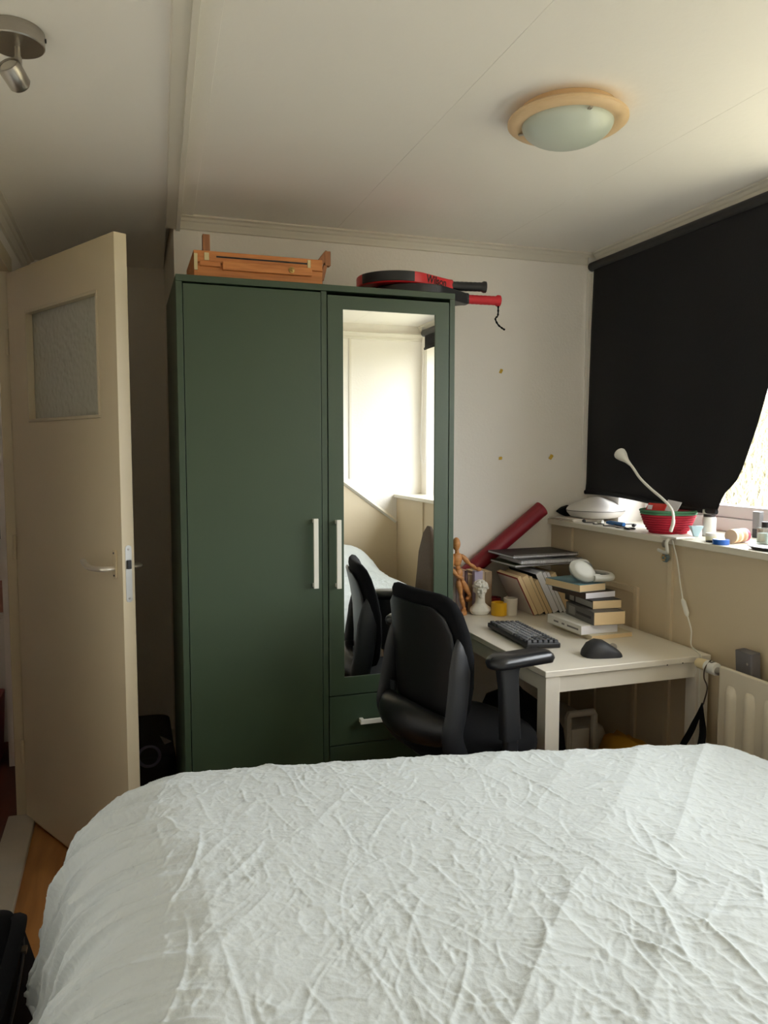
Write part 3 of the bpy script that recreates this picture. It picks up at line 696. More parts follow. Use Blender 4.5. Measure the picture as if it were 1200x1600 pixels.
# ================================================================== OUTSIDE
gm = wood('dry_bank_soil', (104, 98, 74), (150, 142, 112), .95, (3, 3, 3), 3.)
struct('ground', MB().bx(2.3, 30, -20, 25, -3.2, -3.0), mat('winter_lawn', (196, 192, 164), .95, .2, 3))
bank = MB(); xs_ = [7.0, 8.5, 10, 12, 16, 26]; zs_ = [-3.02, -1.2, .2, 1.3, 2.0, 2.4]
bank.add([(x_, y_, z_) for x_, z_ in zip(xs_, zs_) for y_ in (-25, 40)], [(2*i, 2*i+1, 2*i+3, 2*i+2) for i in range(5)])
bk_o = tag(obj('grass_bank', bank, gm), kind='structure')
rb = []; fb = []
R2 = random.Random(3)
for i in range(9000):
    t = R2.random(); x_ = 8.2+t*6; z_ = np.interp(x_, xs_, zs_); y_ = R2.uniform(2, 18)
    h_ = R2.uniform(.5, 1.5); lx, ly = R2.gauss(0, .35)*h_, R2.gauss(0, .45)*h_; wv_ = R2.uniform(.012, .03)
    o_ = len(rb)
    rb += [(x_, y_-wv_, z_-.05), (x_, y_+wv_, z_-.05), (x_+lx*.4, y_+ly*.4+wv_*.7, z_+h_*.6), (x_+lx*.4, y_+ly*.4-wv_*.7, z_+h_*.6), (x_+lx, y_+ly, z_+h_)]
    fb += [(o_, o_+1, o_+2, o_+3), (o_+3, o_+2, o_+4)]
gb = MB(); gb.v = rb; gb.f = fb
tag(obj('dry_grass', gb, wood('dry_reed', (136, 128, 98), (192, 184, 154), .9, (2, 2, 2), 4.), smooth=False), 'pale dry grass on the bank outside the window', 'grass', kind='stuff')

# ================================================================== ON TOP OF THE WARDROBE
ez = thing('sketch_box_easel', 'folded wooden sketch box easel lying on the green wardrobe', 'easel', (.40, 2.50, WH))
EX0, EX1, EY0, EY1, EZ0 = .205, .592, 2.352, 2.62, WH
obj('box_body', MB().bx(EX0, EX1, EY0, EY1, EZ0, EZ0+.044), M_beech2, ez, world=True, bevel=.002)
obj('box_lid', MB().bx(EX0, EX1, EY0, EY1, EZ0+.045, EZ0+.080), M_beech2, ez, world=True, bevel=.002)
obj('dark_slot', MB().bx(EX0+.065, EX1-.045, EY0-.0006, EY0+.004, EZ0+.062, EZ0+.067), M_black, ez, world=True)
obj('side_leg', MB().bx(EX0+.082, EX1-.036, EY0-.014, EY0+.001, EZ0+.026, EZ0+.050), M_beech2, ez, world=True, bevel=.0015)
obj('side_leg', MB().bx(EX0+.016, EX0+.076, EY0-.010, EY0+.001, EZ0+.034, EZ0+.048), M_beech2, ez, world=True, bevel=.0015)
kb = obj('wing_knob', MB(T(EX1-.100, EY0-.014, EZ0+.039) @ rot(90, 0, 0)).lathe([(.009, 0), (.009, .003), (.005, .004), (.004, .010), (0, .011)], 16), mat('brass', (170, 140, 84), .35, .1, 30, metal=.9), ez, world=True)
for xx, zz, w_, h_ in ((EX0+.0005, .022, .010, .048), (EX0+.030, .052, .014, .022), (EX1-.048, .046, .010, .030)):
    obj('metal_clasp', MB().bx(xx, xx+w_, EY0-.003, EY0+.001, EZ0+zz, EZ0+zz+h_), mat('pale_brass', (204, 190, 146), .4, .1, 40, metal=.5), ez, world=True, bevel=.001)
obj('upright_leg', MB().bx(EX0+.027, EX0+.048, EY0+.004, EY0+.026, EZ0+.078, EZ0+.128), M_darkbeech, ez, world=True, bevel=.001)
obj('hinged_leg', MB(T(EX1+.004, EY0+.02, EZ0+.085) @ rot(0, 38, 0)).box((0, 0, 0), (.020, .022, .055)), M_darkbeech, ez, world=True, bevel=.001)
obj('hinged_leg', MB(T(EX1+.016, EY0+.02, EZ0+.078)).bx(-.006, .012, -.012, .012, -.012, .032), M_darkbeech, ez, world=True, bevel=.001)
obj('hinged_leg', MB(T(EX1+.006, EY0+.02, EZ0+.044) @ rot(0, 14, 0)).box((0, 0, 0), (.012, .022, .046)), M_darkbeech, ez, world=True, bevel=.001)

M_red = mat('racket_red', (206, 34, 40), .35, .04, 12, coat=.3)
M_rblack = mat('racket_black', (30, 31, 34), .4, .08, 20)
def racket(label, loc, rz, body_m, band_m, grip_m, end_m, group):
    r_ = thing('padel_racket', label, 'racket', loc, math.radians(rz), group=group)
    # local x: head at x=0..-.27 (tip), handle to +x; thickness z 0..038
    out = []
    for i in range(41):
        a = math.radians(58+i*(244/40)); out.append((-.135+.135*math.cos(a), .128*math.sin(a)))
    body = out+[(.045, -.022), (.062, -.016), (.062, .016), (.045, .022)]
    obj('racket_head', MB().prism(body, 0, .038), body_m, r_, bevel=.006, seg=3)
    for a0, a1 in ((205, 288), (72, 155)):
        an = [math.radians(a0+i*(a1-a0)/30) for i in range(31)]
        rim_o = [(-.135+.1365*math.cos(a), .1295*math.sin(a)) for a in an]; rim_i = [(-.135+.12*math.cos(a), .113*math.sin(a)) for a in an]
        obj('edge_guard', MB().prism(rim_o+rim_i[::-1], .004, .0365), band_m, r_, bevel=.002)
    hole = None
    for ix in range(7):
        for iy in range(7):
            hx, hy = -.135+(ix-3)*.026, (iy-3)*.026
            if hypot2(hx+.135, hy) > .088: continue
            if hole is None:
                hole = obj('hole', MB().lathe([(.0055, -.0006), (.0055, .0386), (.001, .0388)], 10), M_black, r_); hole.location = (hx, hy, 0)
            else:
                c = hole.copy(); COL.objects.link(c); c.parent = r_; c.location = (hx, hy, 0)
    pts = [(.055+.125*i/16, 0, .019) for i in range(17)]
    obj('grip', MB().tube(pts, [.0155+.0007*(i % 2)+(.004 if i > 14 else 0) for i in range(17)], 14), grip_m, r_)
    obj('grip_collar', MB().tube([(.048, 0, .019), (.060, 0, .019)], .0178, 14), end_m, r_)
    return r_
hypot2 = math.hypot
low = racket('black padel racket with red grip sticking out over the wardrobe edge', (1.082, 2.488, WH+.0005), -4, M_rblack, M_rblack, mat('red_grip_tape', (196, 40, 50), .7, .1, 40, .2, 200), M_rblack, 'padel rackets on the wardrobe')
pt = bez([(.175, 0, .010), (.172, -.008, -.012), (.168, -.014, -.034), (.160, -.012, -.046), (.170, -.014, -.066), (.188, -.012, -.078), (.196, -.010, -.081)], 5)
obj('wrist_cord', MB().tube(pt, [.0026+.0012*(i % 3 == 0) for i in range(len(pt))], 7), M_blackfab, low)
upr = racket('red and black padel racket lying on top of the other racket', (1.022, 2.490, WH+.0405), -10, M_red, M_rblack, M_rblack, M_rblack, 'padel rackets on the wardrobe')
M_ink = mat('black_print', (18, 18, 20), .5)
# print on the side of the red throat
p0 = Vector((-.135+.135*math.cos(math.radians(302)), .128*math.sin(math.radians(302)), 0)); p1 = Vector((.045, -.022, 0))
ux = (p1-p0).normalized(); nrm = Vector((ux.y, -ux.x, 0)); mid = (p0+p1)/2
Mt = Matrix(((ux.x, 0, nrm.x, mid.x+nrm.x*.0004), (ux.y, 0, nrm.y, mid.y+nrm.y*.0004), (0, 1, 0, .020), (0, 0, 0, 1)))
text_mesh('brand_print', 'Wilson', .036, M_ink, upr, wm(upr) @ Mt, shear=.12, bold=.0006)

# ================================================================== MARKS ON THE WALL
M_ytape = mat('yellow_tape', (206, 170, 60), .6, .1, 60)
for (u, v, a, w_, h_, lab) in ((783, 580, 20, .014, .020, 'torn yellow tape scrap high on the back wall'), (782, 716, 0, .017, .014, 'small square yellow tape scrap on the wall above the red tube'), (861, 714, 30, .017, .024, 'tilted yellow tape scrap on the wall nearest the blind')):
    p = at(u, v, y=YB)
    poly = [(-w_/2, -h_/2), (w_/2*.7, -h_/2*.9), (w_/2, h_/2*.6), (w_/4, h_/2), (-w_/2*.9, h_/2*.8)]
    tag(obj('tape_scrap', MB(T(p.x, YB-.0001, p.z) @ rot(90, a, 0)).prism(poly, .0, .0008), M_ytape), lab, 'tape', 'yellow tape scraps on the back wall')

# ================================================================== BOOKS
def book(label, size, cover, pages, M, group=None, spine_text=None, label_strip=None, soft=True, cat='book'):
    """local: x from spine (0) to fore edge, y head to tail, z thickness"""
    w_, l_, t_ = size; cv = .0012 if soft else .0025
    loc = M.to_translation(); r_ = thing('book', label, cat, loc, group=group, eul=M.to_euler())
    c = MB().bx(0, w_, 0, l_, 0, cv).bx(0, w_, 0, l_, t_-cv, t_).bx(0, cv, 0, l_, cv, t_-cv)
    co = obj('cover', c, cover, r_, bevel=.0006, seg=1)
    ins = .0006 if soft else .003
    obj('pages', MB().bx(cv, w_-ins, ins, l_-ins, cv, t_-cv), pages, r_)
    if label_strip:
        for k, (a, b, m_) in enumerate(label_strip): obj('spine_print', MB().bx(-.0003, .0005, l_*a, l_*b, t_*(.40 if 'print' in m_.name else .18), t_*(.60 if 'print' in m_.name else .82)), m_, co)
    return r_
def cm(name, rgb, r=.5): return mat('cover_'+name, rgb, r, .06, 25)
def flatM(p, rz): return T(p.x, p.y, p.z) @ rot(0, 0, rz)
G1 = 'books stacked on the desk'
z = DKZ+.0003
def fl_at(u, v, zz): q = at(u, v, z=zz); return Vector((q.x, q.y, zz))
stack = [
 ('thin cream notebook at the bottom of the desk book stack', (925, 1001), (.166, .238, .016), cm('cream', (214, 204, 178)), M_paper, 2, None),
 ('white paperback lying second from the bottom of the stack', (908, 992.5), (.148, .215, .031), cm('white', (226, 224, 218)), M_paperw, 1, [(.08, .40, cm('print_grey', (120, 118, 116))), (.48, .56, cm('print_grey', (120, 118, 116))), (.66, .80, cm('print_grey', (120, 118, 116)))]),
 ('thick grey and black paperback in the middle of the stack', (928, 978), (.118, .205, .046), cm('slate', (92, 90, 88)), M_paper, -5, [(.10, .62, M_ink), (.66, .90, cm('slate_light', (138, 136, 130)))]),
 ('black spined paperback above the thick one in the stack', (926, 952.5), (.112, .20, .030), cm('black', (40, 38, 38)), M_paper, -4, [(.02, .60, cm('ash', (150, 148, 142))), (.66, .82, cm('ash', (150, 148, 142)))]),
 ('dark brown paperback with bright white pages near the stack top', (915, 936.5), (.128, .20, .022), cm('dark_brown', (64, 50, 42)), M_paperw, 4, None),
]
for lab, (u, v), sz, cv_, pg, rz, st in stack:
    p = fl_at(u, v, z)
    book(lab, sz, cv_, pg, flatM(p, rz), G1, label_strip=st); z += sz[2]+.0004
# top book: fore edge towards the chair, so spine on the far side
p = fl_at(906, 926, z); sz = (.118, .19, .026)
book('tan paged paperback with blue cover under the headphones', sz, cm('sea_blue', (104, 140, 150)), M_paper, T(p.x+sz[0], p.y, z) @ rot(0, 0, 8) @ T(0, 0, 0) @ Matrix.Diagonal((-1, 1, 1, 1)).to_3x3().to_4x4() if False else T(p.x, p.y, z) @ rot(0, 0, 8) @ T(sz[0], sz[1], 0) @ rot(0, 0, 180), G1)
ZTOP = z+sz[2]+.0005; PTOP = p.copy()

# headphones on the top book
hp = thing('headphones', 'white over ear headphones lying on the book stack', 'headphones', (PTOP.x+.085, PTOP.y+.075, ZTOP+.003))
M_hp = mat('headphone_white', (200, 200, 192), .45, .03, 20); M_hpg = mat('headphone_grey', (150, 150, 146), .8, .05, 60, .2, 300)
band = bez([(-.020, -.062, .016), (.022, -.066, .014), (.062, -.048, .013), (.082, 0, .013), (.070, .05, .013), (.03, .072, .014), (-.01, .07, .018)], 7)
obj('headband', MB().tube(band, .0125, 12, flat=1.0, up=(0, 0, 1)), M_hp, hp, ang=60)
inn = [Vector((q.x*.88-.002, q.y*.88, q.z+.001)) for q in band[6:-6]]
obj('band_padding', MB().tube(inn, .0105, 10), M_hpg, hp, ang=60)
for s, R_ in ((-1, T(-.052, -.040, .0405) @ rot(58, 30, -26)), (1, T(.006, .066, .034) @ rot(-70, 10, 10))):
    cup = MB(R_ @ Matrix.Diagonal((1.24, .86, .72, 1))).lathe([(.002, .024), (.020, .0235), (.0275, .0215), (.031, .017), (.0385, .006), (.0415, 0), (.040, -.009), (.035, -.013), (.002, -.013)], 32)
    cu_ = obj('ear_cup', cup, M_hp, hp, ang=50)
    obj('ear_pad', MB(R_ @ Matrix.Diagonal((1.24, .86, .72, 1))).lathe([(.018, -.012), (.036, -.012), (.039, -.018), (.036, -.028), (.026, -.030), (.018, -.020)], 28), M_hpg, cu_)
    obj('yoke', MB().tube([R_ @ Vector((.034, 0, .006)), Vector((-.002, s*.066, .024)), Vector((.014, s*.067, .0155))], .0065, 8), M_hp, hp)

# row of books behind the mannequin (spines to the room) and the leaning books (fore edges to the room)
G2 = 'upright books at the back of the desk'
def upright(label, x0, y0, t_, d_, h_, lean, cover, pages, spine_front=True, group=G2):
    # upright book: thickness along x from x0, depth along +y from y0, height z, leaning towards -x by `lean` degrees about its lower right edge
    B = T(x0, y0, DKZ+.0006) @ rot(0, -lean, 0)
    # map local book axes: x->+y (depth) , y->z (height), z->x (thickness)
    A = Matrix(((0, 0, 1, 0), (1, 0, 0, 0), (0, 1, 0, 0), (0, 0, 0, 1)))
    M = B @ A
    if not spine_front: M = M @ T(d_, 0, t_) @ rot(0, 180, 0)
    return book(label, (d_, h_, t_), cover, pages, M, group)
ups = [('sage green hardback behind the wooden mannequin', .020, .12, .115, (108, 128, 104)),
 ('pale grey paperback behind the mannequin shoulder', .018, .13, .175, (168, 160, 152)),
 ('mauve grey paperback behind the outstretched wooden arm', .020, .13, .182, (142, 124, 124)),
 ('dull pink paperback behind the wooden hand', .016, .14, .170, (176, 140, 128)),
 ('dark plum paperback between pink and tan spines', .012, .13, .168, (86, 62, 66)),
 ('tan spined paperback behind the white bust', .026, .13, .150, (176, 150, 122)),
 ('brown paperback behind the white bust head', .022, .14, .160, (132, 104, 84)),
 ('pale tan paperback between bust and leaning books', .024, .13, .162, (190, 166, 136)),
 ('ochre grey thick paperback beside the leaning white book', .030, .13, .158, (160, 138, 112))]
x_ = 1.192
for lab, t_, d_, h_, rgb in ups:
    upright(lab, x_, 2.765, t_, .088, h_, 0, cm('u%d_%d_%d' % rgb, rgb), M_paper); x_ += t_+.0012
tag(obj('lilac_box', MB().bx(1.300, 1.336, 2.738, 2.760, DKZ+.0004, DKZ+.168), mat('lilac_card', (176, 166, 190), .6, .05, 20), bevel=.001), 'tall slim lilac box behind the white bust', 'box')
lean = [('white covered book with red top leaning in the desk row', .018, .175, .172, 27, (150, 34, 36), M_paper),
 ('cream covered paperback leaning beside the white covered book', .028, .16, .170, 27, (190, 168, 132), M_paper),
 ('dark brown book leaning between tan paged books', .014, .15, .168, 27, (58, 44, 36), M_paper),
 ('small tan paged paperback leaning in the dark books', .018, .15, .150, 27, (70, 56, 44), M_paper),
 ('large dark green binder leaning behind the tan paged books', .028, .225, .180, 27, (26, 40, 34), M_paperw),
 ('slim black notebook with white pages leaning by the stack', .016, .17, .182, 27, (28, 28, 30), M_paperw),
 ('black covered pad with white edges leaning by the stack', .014, .17, .180, 27, (36, 36, 38), M_paperw),
 ('tan paged novel leaning against the book stack', .026, .15, .172, 27, (96, 70, 50), M_paper)]
x_ = 1.500
for k, (lab, t_, d_, h_, ln, rgb, pg) in enumerate(lean):
    bk_ = upright(lab, x_, 2.615+.003*k, t_, d_, h_, ln, cm('l%d_%d_%d' % rgb, rgb), pg, spine_front=False, group='leaning books on the desk'); x_ += t_/math.cos(math.radians(ln))+.0008
    if k == 0: obj('white_jacket', MB().bx(.004, d_-.010, .0, h_-.008, t_, t_+.0008), cm('jacket_white', (206, 194, 186)), bk_)
# sketchbooks lying across the tops of the leaning books
def sketchbook(label, loc, rz, w_, d_, t_, cov, coil, eul=None):
    r_ = thing('spiral_sketchbook', label, 'notebook', loc, eul=eul or Euler((0, 0, math.radians(rz))), group='sketchbooks on the leaning books')
    obj('cover', MB().bx(0, w_, 0, d_, 0, .0015).bx(0, w_, 0, d_, t_-.0015, t_), cov, r_)
    obj('pages', MB().bx(.003, w_-.003, .004, d_-.002, .0015, t_-.0015), M_paperw, r_)
    if coil:
        cm_ = MB(); n_ = int(w_/.0075)
        for i in range(n_):
            xx = .006+i*(w_-.012)/(n_-1)
            cm_.tube([(xx+.0012*math.sin(a), .001+(t_*.5+.003)*math.cos(a), t_/2+(t_*.5+.003)*math.sin(a)) for a in [2*math.pi*q/10 for q in range(10)]], .0011, 5, closed=True)
        obj('spiral_binding', cm_, mat('spiral_wire', (190, 190, 192), .3, .05, 30, metal=.8), r_)
    return r_
sketchbook('thin olive sketchbook lying under the spiral notebooks', (1.435, 2.655, .927), 3, .27, .20, .010, cm('olive', (74, 82, 48)), False, Euler((0, 0, math.radians(3))))
sketchbook('grey spiral notebook under the black sketchbook', (1.452, 2.640, .9415), -2, .27, .20, .014, cm('light_grey', (170, 170, 172)), True)
sketchbook('black spiral sketchbook on top of the pile behind headphones', (1.425, 2.655, .963), 2, .30, .21, .010, cm('black2', (30, 30, 32)), True)

# ================================================================== SMALL THINGS ON THE DESK
# poster tube leaning in the corner
pa, pb = at(846, 795, y=2.893), None
dirv = (at(745, 882, y=2.893)-pa).normalized()
pt_ = thing('poster_tube', 'dark red poster tube leaning against the back wall', 'tube', tuple(pa+dirv*.62))
M_maroon = mat('maroon_cardboard', (134, 14, 34), .5, .05, 12, .03, 100)
tl = (pa.z-(DKZ+.03))/-dirv.z
obj('tube_body', MB().tube([pa, pa+dirv*tl], .033, 28), M_maroon, pt_, world=True)
obj('end_cap', MB().tube([pa-dirv*.003, pa+dirv*.012], .0338, 28), M_maroon, pt_, world=True, bevel=.001)

# mannequin
my = 2.735
mb0 = at(722, 961, z=DKZ)
man = thing('wooden_mannequin', 'jointed wooden artist mannequin standing beside the white bust', 'mannequin', (mb0.x, my, DKZ))
def J(u, v, dy=0): return at(u, v, y=my+dy)
obj('stand_base', MB(T(mb0.x-.004, my, DKZ)).lathe([(.002, .0003), (.028, .0003), (.0285, .003), (.0285, .013), (.027, .016), (.002, .016)], 32), M_beech, man, world=True)
obj('stand_rod', MB().tube([(mb0.x-.006, my+.012, DKZ+.01), (mb0.x-.006, my+.012, DKZ+.13)], .0018, 8), M_chrome, man, world=True)
def limb(name, a, b, r0, r1, bulge=1.25, m=M_beech):
    n_ = 9; pts = [a.lerp(b, i/(n_-1)) for i in range(n_)]
    rr = [(r0+(r1-r0)*i/(n_-1))*(.62+.38*math.sin(math.pi*min(1, max(0, i/(n_-1)))))*bulge for i in range(n_)]
    return obj(name, MB().tube(pts, rr, 12), m, man, world=True, ang=60)
def ball(name, c, r, m=M_beech): return obj(name, MB().ell(c, r if isinstance(r, tuple) else (r, r, r), 14, 10), m, man, world=True, ang=70)
ball('head', J(713, 850), (.0155, .018, .0265)); limb('neck', J(714, 858), J(714, 866), .007, .007)
obj('chest', MB().loft([[(J(714.5, v).x+w_*math.cos(a), my+d_*math.sin(a), J(714.5, v).z) for a in [2*math.pi*i/16 for i in range(16)]] for v, w_, d_ in ((863.5, .006, .006), (865.5, .016, .012), (870, .0205, .015), (877, .0185, .014), (883, .013, .011), (885, .006, .006))]), M_beech, man, world=True, ang=60)
ball('waist', J(715.5, 887), .0105)
obj('pelvis', MB().loft([[(J(717, v).x+w_*math.cos(a), my+d_*math.sin(a), J(717, v).z) for a in [2*math.pi*i/16 for i in range(16)]] for v, w_, d_ in ((888, .006, .006), (890, .013, .011), (896, .0165, .013), (902, .015, .012), (905, .007, .007))]), M_beech, man, world=True, ang=60)
for nm, u, v in (('shoulder', 722, 868), ('elbow', 734, 881.5), ('wrist', 744, 888.5)): ball('joint', J(u, v, -.004), .0062)
limb('upper_arm', J(722.5, 868.5, -.004), J(733.5, 881, -.004), .0085, .0075); limb('forearm', J(734.5, 882, -.004), J(744, 888.5, -.006), .0078, .006); limb('hand', J(744.5, 888.8, -.006), J(752, 890, -.008), .0075, .006)
for u, v in ((707, 868.5), (706, 888), (714, 900)): ball('joint', J(u, v, -.008), .006)
limb('upper_arm', J(706.5, 869, -.006), J(706, 887, -.012), .0085, .0072); limb('forearm', J(706, 889, -.012), J(714, 900, -.020), .0078, .006); limb('hand', J(714.5, 900.5, -.020), J(724, 903.5, -.022), .0065, .005)
for u, v in ((716, 906), (720, 930), (725.5, 951)): ball('joint', J(u, v, -.004), .0068)
limb('thigh', J(716, 907, -.002), J(720, 929, -.004), .0105, .0085); limb('shin', J(720, 931, -.004), J(725, 950, -.004), .0088, .0065)
limb('foot', J(725, 953.2, .004), J(724, 954.2, -.028), .0085, .007)
for u, v in ((722, 906), (734, 930), (730, 935)): ball('joint', J(u, v, -.002), .0066)
limb('thigh', J(722, 907), J(733.5, 929, .0), .0100, .0085); limb('shin', J(733.5, 931, .004), J(729, 937, .034), .0085, .0065); limb('foot', J(727, 938, .034), J(741, 935, .030), .0075, .006)

# plaster bust
bp_ = at(754, 962, z=DKZ)
B0 = Vector((bp_.x+.002, bp_.y+.028, DKZ))
bm_ = MB(T(*B0) @ rot(0, 0, -12))
def blob(c, r, M=None, n=14, m_=9): bm_.ell(c, r, n, m_, M)
bm_.loft([[(x0+w_*math.cos(a), y0+d_*math.sin(a), z_) for a in [2*math.pi*i/20 for i in range(20)]] for z_, w_, d_, x0, y0 in
          ((.0005, .030, .024, 0, 0), (.006, .036, .028, 0, 0), (.016, .044, .030, .002, 0), (.026, .042, .027, .002, 0), (.036, .030, .023, 0, 0), (.046, .020, .019, 0, -.001), (.066, .018, .019, 0, -.003), (.080, .018, .02, 0, -.004))])
blob((0, -.002, .101), (.0235, .028, .031)); blob((0, -.012, .086), (.018, .018, .018)); blob((0, -.024, .074), (.008, .008, .007))
blob((0, -.0305, .095), (.0045, .0075, .010)); blob((0, -.0265, .104), (.017, .006, .004)); blob((0, -.0275, .083), (.007, .005, .0025)); blob((0, -.027, .0795), (.006, .005, .0025))
for s in (-1, 1): blob((s*.024, .002, .096), (.004, .007, .010)); blob((s*.012, -.0225, .092), (.007, .006, .006))
rb_ = random.Random(5)
for i in range(90):
    a = rb_.uniform(0, 2*math.pi); h_ = rb_.uniform(.0, 1)
    zz = .104+.030*h_; q = math.sqrt(max(.04, 1-h_*h_)); yy = -.002+.030*q*math.sin(a); xx = .0275*q*math.cos(a)
    if yy < -.014 and zz < .114: continue
    blob((xx, yy, zz), (rb_.uniform(.005, .008), rb_.uniform(.005, .008), rb_.uniform(.004, .0065)), None, 8, 6)
bu = obj('bust', bm_, mat('white_plaster', (226, 222, 212), .7, .04, 30, .1, 200))
rm = bu.modifiers.new('remesh', 'REMESH'); rm.mode = 'VOXEL'; rm.voxel_size = .0016; rm.use_smooth_shade = True
s_ = bu.modifiers.new('sm', 'SMOOTH'); s_.factor = .5; s_.iterations = 2
tag(bu, 'small white plaster bust of a curly haired head', 'bust')

def roll(name, label, c, r0, r1, h, m, M=None, cat='tape', group=None):
    o = obj(name, MB(T(*c) @ (M or Matrix.Identity(4))).loft([[(r*math.cos(a), r*math.sin(a), z) for a in [2*math.pi*i/28 for i in range(28)]] for r, z in ((r1, 0), (r1, h), (r0, h), (r0, 0))], closed=True), m, bevel=.0008)
    return tag(o, label, cat, group)
p = at(785, 963, z=DKZ)
roll('tape_roll', 'bright yellow tape roll in front of the white cup', (p.x, p.y+.028, DKZ+.0004), .019, .0315, .050, mat('yellow_vinyl', (222, 170, 24), .35, .04, 20))
p = at(775, 952, z=DKZ)
roll('tape_roll', 'dark red tape roll behind the yellow roll', (p.x+.002, p.y+.026, DKZ+.0004), .017, .0295, .045, mat('crimson_vinyl', (128, 20, 40), .35, .04, 20))
p = at(804, 960, z=DKZ)
cup = thing('paper_cup', 'plain white cup between yellow tape and leaning books', 'cup', (p.x-.018, p.y+.0, DKZ+.0003))
obj('cup_body', MB().lathe([(.002, 0), (.0255, 0), (.0275, .066), (.0262, .067), (.0243, .003), (.002, .003)], 32), mat('matte_cup', (214, 206, 194), .6, .03, 20), cup)

# keyboard: keys as parts
kb0 = at(826, 1010, z=DKZ); kb = thing('keyboard', 'compact dark keyboard with grey keycaps on the desk', 'keyboard', (1.283, 2.318, DKZ+.0003), math.radians(90-3))
# local x: long axis (+x towards the back wall), y: towards chair side
KL, KWd = .318, .124
M_kb = mat('keyboard_case', (18, 18, 20), .45, .05, 30); M_k1 = mat('keycap_dark', (72, 74, 78), .55, .05, 60); M_k2 = mat('keycap_grey', (120, 122, 126), .55, .05, 60)
cs = MB().loft([[(a, b, z_+b*.06) for a, b in rrect(KL-2*i, KWd-2*i, .006-i)] for z_, i in ((.004, .001), (.006, 0), (.017, 0), (.019, .0015))])
obj('case', cs, M_kb, kb)
for xx in (-.12, .12): obj('foot', MB().box((xx, 0, .003), (.03, .10, .006)), M_black, kb)
keyd = {}
def key(x0, w_, y0, m):
    k = (round(w_, 4), m.name)
    zt = .019+y0*.06
    if k not in keyd:
        q = MB().loft([[(a, b, z_) for a, b in rrect(w_-i*2, .0164-i*2, .002, 2)] for z_, i in ((0, .0004), (.006, .0012), (.0085, .0024))])
        o = obj('keycap', q, m, kb, ang=30); keyd[k] = o.data
    else:
        o = bpy.data.objects.new('keycap', keyd[k]); COL.objects.link(o); o.parent = kb
    o.location = (x0+w_/2, y0, zt)
U = .0193
rows = [[1]*16, [1]*13+[2, 1], [1.5]+[1]*12+[1.5, 1], [1.75]+[1]*11+[2.25, 1], [2.25]+[1]*10+[1.75, 1, 1], [1.25, 1.25, 1.25, 6.25, 1, 1, 1, 1, 1, 1]]
for r, ws in enumerate(rows):
    xx = -.1545; yy = .0485-r*U      # row 0 is the far row from the user; user sits towards -X world = +y local
    for i, w_ in enumerate(ws):
        m = M_k2 if (r in (1, 2, 3, 4) and 1 <= i <= 11) or w_ > 4 else M_k1
        key(-(xx+w_*U), w_*U-.0026, -yy, m); xx += w_*U

# mouse
ms = thing('computer_mouse', 'black contoured computer mouse on the desk', 'mouse', tuple(at(945, 1027, z=DKZ)+Vector((0, .022, .0004))), math.radians(-12))
rings = []
for i, (x_, w_, h_, yo) in enumerate(((-.060, .010, .008, .0), (-.055, .028, .022, .002), (-.040, .039, .040, .004), (-.018, .043, .049, .006), (.006, .042, .046, .005), (.030, .038, .034, .001), (.050, .034, .022, -.001), (.060, .026, .013, -.001), (.064, .010, .006, 0))):
    rings.append([(x_, yo*.6+w_*math.copysign(abs(math.cos(a))**.8, math.cos(a))*(1.12 if math.sin(a) < 0 and math.cos(a) > 0 else 1), max(0, h_*math.copysign(abs(math.sin(a))**.9, math.sin(a))) + (.0 if math.sin(a) > 0 else 0)+ (yo*.6*max(0, math.sin(a)))) for a in [2*math.pi*j/24 for j in range(24)]])
obj('shell', MB().loft(rings), mat('mouse_rubber', (34, 35, 38), .55, .06, 30), ms, ang=60)
obj('scroll_wheel', MB().tube([(.040, -.004, .026), (.040, .004, .026)], .0115, 18), M_chrome, ms)
obj('thumb_wheel', MB().tube([(.000, .040, .020), (.012, .040, .020)], .006, 12), M_chrome, ms)

# ================================================================== CLIP LAMP ON THE SILL
cl = thing('clip_lamp', 'white gooseneck clip lamp clamped to the window sill', 'lamp', tuple(at(1050, 850, x=1.72)))
gx = 1.715
G = lambda u, v, x=gx: at(u, v, x=x)
neck = bez([G(1048, 830, 1.735), G(1052, 815, 1.733), G(1050, 797, 1.73), G(1037, 781, 1.725), G(1016, 763, 1.72), G(1000, 747, 1.715), G(989, 731), G(982, 722)], 8)
M_lampw = mat('lamp_white_enamel', (224, 222, 212), .35, .02, 20)
obj('gooseneck', MB().tube(neck, [.0062 if i < 10 else .0048 for i in range(len(neck))], 12), M_lampw, cl, world=True, ang=60)
hd0, hd1 = G(984, 725), G(968, 708)
dr_ = (hd1-hd0)
obj('lamp_head', MB().tube([hd0+dr_*t for t in (-.05, .12, .3, .5, .7, .86, .96, 1.0, 1.0, .9)], [.0055, .0068, .009, .0135, .0185, .0215, .0222, .021, .019, .0165], 22), M_lampw, cl, world=True, ang=45)
obj('diffuser', MB().tube([hd0+dr_*.88, hd0+dr_*.93], .018, 20), mat('lamp_diffuser', (214, 208, 190), .5), cl, world=True)
cy = at(1050, 840, x=1.72).y
obj('clip_upper_jaw', MB().bx(1.712, 1.790, cy-.030, cy+.055, SILL+.0005, SILL+.008), M_lampw, cl, world=True, bevel=.003)
obj('clip_lower_jaw', MB().tube(bez([(1.724, cy+.012, SILL+.004), (1.7085, cy+.012, SILL-.012), (1.712, cy+.012, SILL-.040), (1.722, cy+.025, SILL-.050), (1.724, cy+.045, SILL-.050), (1.726, cy+.075, SILL-.046)], 5), .0065, 10, flat=.8), M_lampw, cl, world=True)
